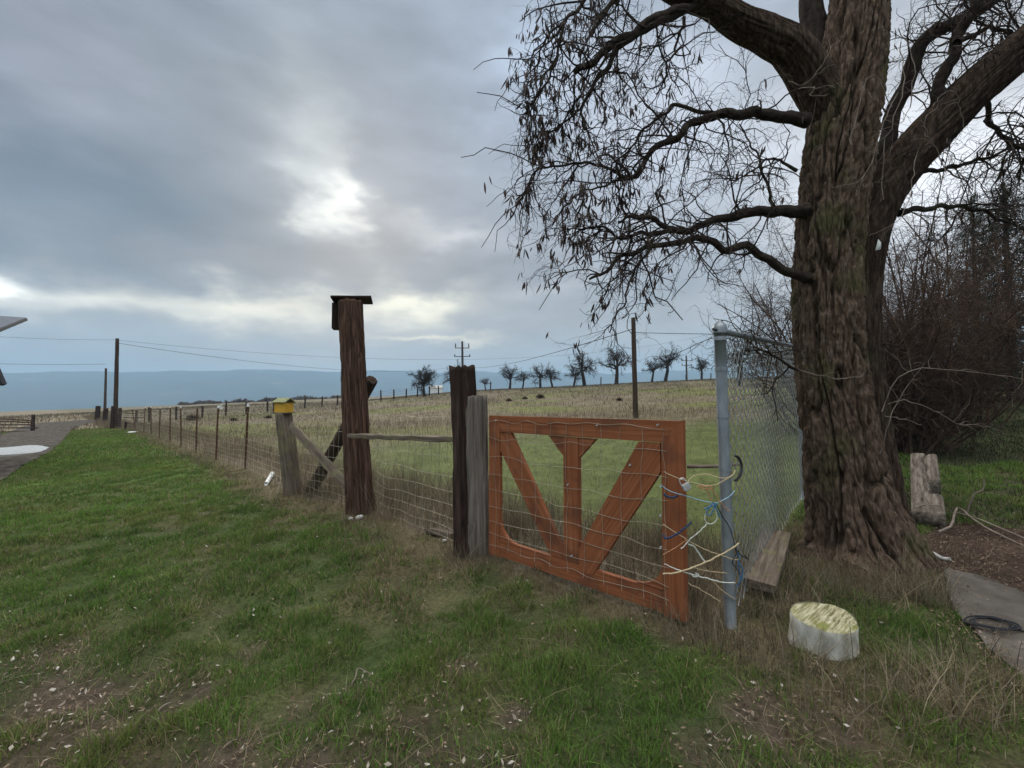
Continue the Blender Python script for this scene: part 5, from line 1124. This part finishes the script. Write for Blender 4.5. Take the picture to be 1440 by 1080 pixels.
n = 26000; x, y = scatter(n, 4, 19, -.8, 1.1, q); Zn = zones(x, y); kk = (Zn['fg'] > .25)&(q.random(n) < Zn['fg']); x, y = x[kk], y[kk]
c = mixc(np.broadcast_to(C(.075, .105, .032), (len(x), 3)), STRAW*.75, q.random(len(x))**1.6)*(.7+.6*q.random((len(x), 1))); stems(x, y, q.uniform(.025, .08, len(x)), .004*(1+y*.12), c*.95, .9)
n = 130000; x, y = scatter(n, 18, 85, -1.1, .8, q); Zn = zones(x, y); kk = (Zn['s'] > .5) & ~Zn['e'] & (q.random(n) < .6 + 1.2*fbm(x*.2, y*.2, 3, 3)) & (q.random(n) > .8*Zn['fg']); x, y = x[kk], y[kk]
stems(x, y, q.uniform(.08, .3, len(x)), .009 + .0004*y, straw(len(x), .62), .8, .5, 2)
n = 9000; x, y = scatter(n, 26, 75, -1.4, -.7, q); Zn = zones(x, y); kk = (Zn['s'] < 0) & (np.hypot(x, y) > 42) & keep(x, y, ROADa); x, y = x[kk], y[kk]; stems(x, y, q.uniform(.1, .5, len(x)), .05, straw(len(x), .7), .4, .5, 2)
x, y = scatter(26000, 1.35, 6, -1.4, 1.3, q); Zn = zones(x, y); kk = Zn['lawn'] & keep(x, y, PATHa, ROADa) & (q.random(len(x)) < .3 + .9*Zn['dirt'] + .6*Zn['dry'] + .5*Zn['n2']); x, y = x[kk], y[kk]
stems(x, y, q.uniform(.03, .1, len(x)), .0026, straw(len(x), 1.3), 2.2, .3, 2)
def tall(n, px, py, r, hlo, hhi, k=1.0, w=.0042, lean=.55):
    clump(n, px, py, r, hlo, hhi, w, lean, k)
for a in ((90, 1030, 890, .36), (80, 1085, 850, .3), (170, 1180, 830, .4), (130, 1262, 822, .3), (60, 1130, 790, .4), (50, 1300, 845, .2), (90, 1060, 930, .26), (80, 960, 882, .25), (60, 1240, 1000, .3), (130, 1340, 985, .25), (90, 1400, 950, .22), (50, 880, 850, .3), (60, 520, 735, .35), (60, 660, 790, .22), (70, 430, 695, .3), (90, 1180, 965, .35)):
    tall(int(a[0]*.55), *a[1:], .1, .3, 1.25); tall(int(a[0]*.4), *a[1:], .08, .26, .5)
along_fence(2600, .0, 1.2, .25, .6, .0036, 2, 6); along_fence(1200, .15, 1.2, .2, .5, .0036, 0, 4)
o = mb.build('dry_grass', M['dry'], smooth=False); tag(o, 'tall dry straw grass along the fences and over the field', None, None, 'stuff')
# (thatch lying between the green blades)
# lawn in the yard to the right, beyond the tree, its shade painted into the colour
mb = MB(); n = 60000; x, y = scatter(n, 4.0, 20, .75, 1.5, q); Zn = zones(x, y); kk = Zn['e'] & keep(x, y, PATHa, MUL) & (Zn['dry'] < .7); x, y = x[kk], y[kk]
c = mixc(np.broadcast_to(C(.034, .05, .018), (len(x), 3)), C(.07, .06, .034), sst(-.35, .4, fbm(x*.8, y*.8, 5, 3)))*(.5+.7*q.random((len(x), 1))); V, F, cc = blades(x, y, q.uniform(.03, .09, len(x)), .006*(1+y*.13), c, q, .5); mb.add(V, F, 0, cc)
o = mb.build('yard_grass', M['grass'], smooth=False); tag(o, 'yard grass at right, its shade put into the dark green colour', None, None, 'stuff')
# fallen leaves, pods and chips
def litter(name, x, y, s, c, lb, thick=.3, zoff=.012):
    N = len(x); a = q.uniform(0, 6.283, N); t1_ = q.normal(size=N)*.35; t2_ = q.normal(size=N)*.35; L = s*(.6+.9*q.random(N)); W_ = L*q.uniform(.22, .6, N)
    u = np.stack([np.cos(a), np.sin(a), t1_], 1); v = np.stack([-np.sin(a), np.cos(a), t2_], 1); p = np.stack([x, y, hgt(x, y) + zoff + .01*q.random(N)], 1)
    L, W_ = L[:, None], W_[:, None]; up = np.array([0, 0, 1])*L*thick*q.normal(size=(N, 1))
    V = np.stack([p-u*L, p-v*W_+up*.3, p+u*L, p+v*W_+up*.3, p+up*.9], 1); i = np.arange(N)[:, None]*5
    F = np.concatenate([i+np.array([[0, 1, 4]]), i+np.array([[1, 2, 4]]), i+np.array([[2, 3, 4]]), i+np.array([[3, 0, 4]])])
    o = MB().add(V.reshape(-1, 3), F, 0, np.repeat(c, 5, 0)).build(name, M['litter'], smooth=False); return tag(o, lb, None, None, 'stuff')
def polyscatter(poly, n):
    P_ = np.array(poly); lo, hi = P_.min(0), P_.max(0); p = q.uniform(lo, hi, (n*4, 2)); p = p[inpoly(p, P_)][:n]; return p[:, 0], p[:, 1]
x, y = polyscatter(MUL, 6500); kk = np.hypot(x, y) < 9; x, y = x[kk], y[kk]; x2, y2 = scatter(34000, 1.35, 5, -1.35, 1.3, q); Zn = zones(x2, y2); kk = (q.random(len(x2)) < Zn['dirt']*.9 + .2*(x2 > .6) + .05)&Zn['lawn']&keep(x2, y2, PATHa); x2, y2 = x2[kk], y2[kk]
x3, y3 = polyscatter(PATH, 500)
k3 = q.integers(0, 11, 1500); pe = np.array([PATH[0], *PATH[-5:], PATH[0]]); k3 = q.integers(0, len(pe)-1, 1500); t3 = q.random((1500, 1)); p3 = pe[k3]*(1-t3) + pe[k3+1]*t3 + .07*q.normal(size=(1500, 2)); x3 = np.concatenate([x3, p3[:, 0]]); y3 = np.concatenate([y3, p3[:, 1]]); x = np.concatenate([x, x2, x3]); y = np.concatenate([y, y2, y3])
c = mixc(np.broadcast_to(C(.05, .028, .02), (len(x), 3)), C(.3, .22, .155), q.random(len(x))**1.5)
litter('leaf_litter', x, y, .0085, c, 'brown fallen leaves and pods on the worn earth')
x, y = scatter(13000, 1.35, 7, -1.4, 1.2, q); Zn = zones(x, y); kk = (q.random(len(x)) < Zn['dirt']*.9 + .04)&Zn['lawn']&keep(x, y, PATHa, ROADa); x, y = x[kk], y[kk]
c = mixc(np.broadcast_to(C(.2, .16, .12), (len(x), 3)), C(.5, .46, .4), q.random(len(x))**1.5); litter('wood_chips', x, y, .011, c, 'pale wood chips scattered over the lawn', .5, .022)

# ---- hills across the valley
na_, nr_ = 420, 46; az = np.radians(np.linspace(-80, 80, na_)); rr_ = np.linspace(1500, 5200, nr_)
AZ, RR_ = np.meshgrid(az, rr_); X, Y = RR_*np.sin(AZ), RR_*np.cos(AZ)
ridge = .069 + .011*noise3(AZ*3, 2, 1) + .006*noise3(AZ*9, 5, 1) + .0012*noise3(AZ*40, 5, 1)
prof = sst(1700, 3600, RR_ + 260*fbm(X*.0012, Y*.0012, 2, 4))
fold = fbm(X*.0016, Y*.0016, 5, 5)
Zh = -75 + prof*(ridge*3600*np.cos(AZ) + 75)*(1 + .0*fold) + 45*fold*prof*(1-sst(3000, 3600, RR_)) - 30*sst(3700, 5200, RR_)
mb = MB().add(np.stack([X, Y, Zh], -1).reshape(-1, 3), grid_faces(nr_, na_, False))
M['hills'] = noise_mat('hill_forest', [(.3, (.02, .028, .022)), (.5, (.05, .055, .045)), (.62, (.06, .06, .045)), (.75, (.2, .19, .15))], (.004, .004, .012), 1, 8, 1, 0, coord='Object', spec=0)
o = mb.build('hills', M['hills']); tag(o, kind='structure')
# far tree lines on the plateau rim (a far-off mass of trees)
mb = MB(); n = 300; px = q.uniform(255, 480, n); yy = q.uniform(210, 330, n); x = (px-720)/640*yy
for k in range(n):
    p = on(x[k], yy[k]); h = q.uniform(.5, 2.0)*(.5+abs(math.sin(px[k]*.07))); m_ = 14; d = q.normal(size=(m_, 3)); d[:, 2] = np.abs(d[:, 2]); d /= np.linalg.norm(d, axis=1)[:, None]
    c = p + UP*h*.2; Pp = np.stack([c + d*h*s*[.9, .9, .8] for s in (0, .6, 1)], 1); V, F = tubes(Pp, np.tile([.12, .3, .1], (m_, 1)), 3, False); mb.add(V, F)
o = mb.build('far_treeline', M['shrub']); tag(o, 'low dark line of brush along the far rim of the plateau', None, None, 'stuff')
# ---- haze: the air of the valley
bx0 = box_mb((0, 1200, (260-160)/2.), (11000, 9000, 420)); hz = bx0.mesh('haze', [], False)
hm = bpy.data.materials.new('haze'); hn, hl = nt(hm); hn.remove(hn['Principled BSDF']); vol = hn.new('ShaderNodeVolumePrincipled'); vol.inputs['Color'].default_value = (.46, .68, .9, 1); vol.inputs['Density'].default_value = HAZE
hl.new(vol.outputs[0], hn['Material Output'].inputs['Volume']); hz.materials.append(hm)
o = bpy.data.objects.new('haze', hz); col.objects.link(o); tag(o, 'blue grey haze filling the valley', None, None, 'stuff')
hm.cycles.homogeneous_volume = True

# ---- sky: NISHITA behind a broken overcast
w = bpy.data.worlds.new('World'); sc.world = w; w.use_nodes = True; n = w.node_tree.nodes; l = w.node_tree.links; bg = n['Background']
SUN_AZ, SUN_EL = math.atan((500-720)/640), R(24)
sky = n.new('ShaderNodeTexSky'); sky.sky_type = 'NISHITA'; sky.sun_disc = False; sky.sun_elevation = SUN_EL; sky.sun_rotation = SUN_AZ; sky.dust_density = 2.0
STR = .1; bg.inputs['Strength'].default_value = STR
tc = n.new('ShaderNodeTexCoord'); sep = n.new('ShaderNodeSeparateXYZ')
def mth(op, a, b_=None, c_=None, clamp=False):
    k = n.new('ShaderNodeMath'); k.operation = op; k.use_clamp = clamp
    for i, v in enumerate((a, b_, c_)):
        if v is None: continue
        if isinstance(v, (int, float)): k.inputs[i].default_value = v
        else: l.new(v, k.inputs[i])
    return k.outputs[0]
l.new(tc.outputs['Generated'], sep.inputs[0])
def wn(scale, detail, stretch=(1, 1, 1), off=0.):
    mp = n.new('ShaderNodeMapping'); mp.inputs['Scale'].default_value = stretch; mp.inputs['Location'].default_value = (off, off*.7, off*.3); l.new(tc.outputs['Generated'], mp.inputs['Vector'])
    t = n.new('ShaderNodeTexNoise'); t.inputs['Scale'].default_value = scale; t.inputs['Detail'].default_value = detail; t.inputs['Roughness'].default_value = .5; l.new(mp.outputs[0], t.inputs['Vector']); return t.outputs['Fac']
az_ = mth('ARCTAN2', sep.outputs['X'], sep.outputs['Y']); el_ = mth('ARCSINE', sep.outputs['Z'])
nA, nB, nC = wn(3.2, 5, (1, 1, 2.0)), wn(3.2, 5, (1, 1, 2.0), 5.2), wn(7, 6, (1, 1, 3.2), 2.7)
nD, nE = wn(9, 6, (1, 1, 2.2), 8.1), wn(9, 6, (1, 1, 2.2), 3.9)
azw = mth('ADD', mth('ADD', az_, mth('MULTIPLY', mth('SUBTRACT', nD, .5), .24)), mth('MULTIPLY', mth('SUBTRACT', nA, .5), .2)); elw = mth('ADD', mth('ADD', el_, mth('MULTIPLY', mth('SUBTRACT', nE, .5), .12)), mth('MULTIPLY', mth('SUBTRACT', nB, .5), .13))
def mixrgb(f, a, b_):
    k = n.new('ShaderNodeMixRGB')
    for i, v in ((0, f), (1, a), (2, b_)):
        if isinstance(v, tuple): k.inputs[i].default_value = rgb(v)
        elif isinstance(v, (int, float)): k.inputs[i].default_value = v
        else: l.new(v, k.inputs[i])
    return k.outputs[0]
# layers of cloud by elevation (radians)
er = ramp(n, SKY_STOPS); er.color_ramp.interpolation = 'EASE'
l.new(mth('ADD', elw, .0), er.inputs[0]); cur = er.outputs[0]
def lobe(px, py, sx_, sy_, c, amt, rot=0.0):
    """a brighter or darker bank of cloud in a given direction of the sky"""
    global cur
    a0 = math.atan((px-720)/640.); e0 = math.atan((567-py)/640.*math.cos(a0)); sa = sx_/640.*math.cos(a0)**2; se = sy_/640.*math.cos(a0)*math.cos(e0)**2
    da = mth('SUBTRACT', azw, a0); de = mth('SUBTRACT', elw, e0); cr, sr = math.cos(rot), math.sin(rot)
    u = mth('DIVIDE', mth('ADD', mth('MULTIPLY', da, cr), mth('MULTIPLY', de, sr)), sa); v = mth('DIVIDE', mth('SUBTRACT', mth('MULTIPLY', de, cr), mth('MULTIPLY', da, sr)), se)
    g = mth('EXPONENT', mth('MULTIPLY', mth('ADD', mth('MULTIPLY', u, u), mth('MULTIPLY', v, v)), -1.0)); cur = mixrgb(mth('MULTIPLY', g, amt), cur, c)
for L_ in LOBES: lobe(*L_)
tex = mth('ADD', .48, mth('ADD', mth('MULTIPLY', nC, .68), mth('MULTIPLY', wn(2.3, 4, (1, 1, 2.6), 6.3), .36))); sv = n.new('ShaderNodeVectorMath'); sv.operation = 'SCALE'; l.new(cur, sv.inputs[0]); l.new(mth('MULTIPLY', tex, 1/STR), sv.inputs['Scale'])
back = n.new('ShaderNodeMapRange'); back.interpolation_type = 'SMOOTHSTEP'; back.inputs[1].default_value = 1.15; back.inputs[2].default_value = 2.0; back.inputs[3].default_value = 1.0; back.inputs[4].default_value = BACK; l.new(mth('ABSOLUTE', az_), back.inputs[0])  # unseen sky behind the camera, brightened to light the gate's front
sv2 = n.new('ShaderNodeVectorMath'); sv2.operation = 'SCALE'; l.new(sv.outputs[0], sv2.inputs[0]); l.new(back.outputs[0], sv2.inputs['Scale']); sv = sv2
cover = mixrgb(.94, sky.outputs[0], sv.outputs[0]); l.new(cover, bg.inputs['Color'])
w.cycles.sampling_method = 'MANUAL'; w.cycles.sample_map_resolution = 512
sl = bpy.data.lights.new('sun', 'SUN'); sl.energy = SUN; sl.angle = R(12); sl.color = (1, .95, .86); so = bpy.data.objects.new('sun', sl); col.objects.link(so)
d = Vector((math.sin(SUN_AZ)*math.cos(SUN_EL), math.cos(SUN_AZ)*math.cos(SUN_EL), math.sin(SUN_EL))); so.rotation_euler = d.to_track_quat('Z', 'Y').to_euler()
# ---- camera
cam = bpy.data.cameras.new('camera'); cam.sensor_width = 36; cam.lens = FPX/1440*36; cam.clip_start = .05; cam.clip_end = 20000
co = bpy.data.objects.new('camera', cam); col.objects.link(co); co.location = CAM; co.rotation_euler = (math.pi/2 + PITCH, 0, 0); sc.camera = co
vs = sc.view_settings; sc.display_settings.display_device = 'sRGB'; vs.view_transform = 'Standard'; vs.look = 'None'; vs.exposure = EXPO; vs.gamma = 1; vs.use_curve_mapping = False
cy = sc.cycles; cy.max_bounces = 6; cy.diffuse_bounces = 3; cy.glossy_bounces = 2; cy.transmission_bounces = 3; cy.volume_bounces = 1; cy.transparent_max_bounces = 6; cy.use_denoising = True
sc.render.film_transparent = False
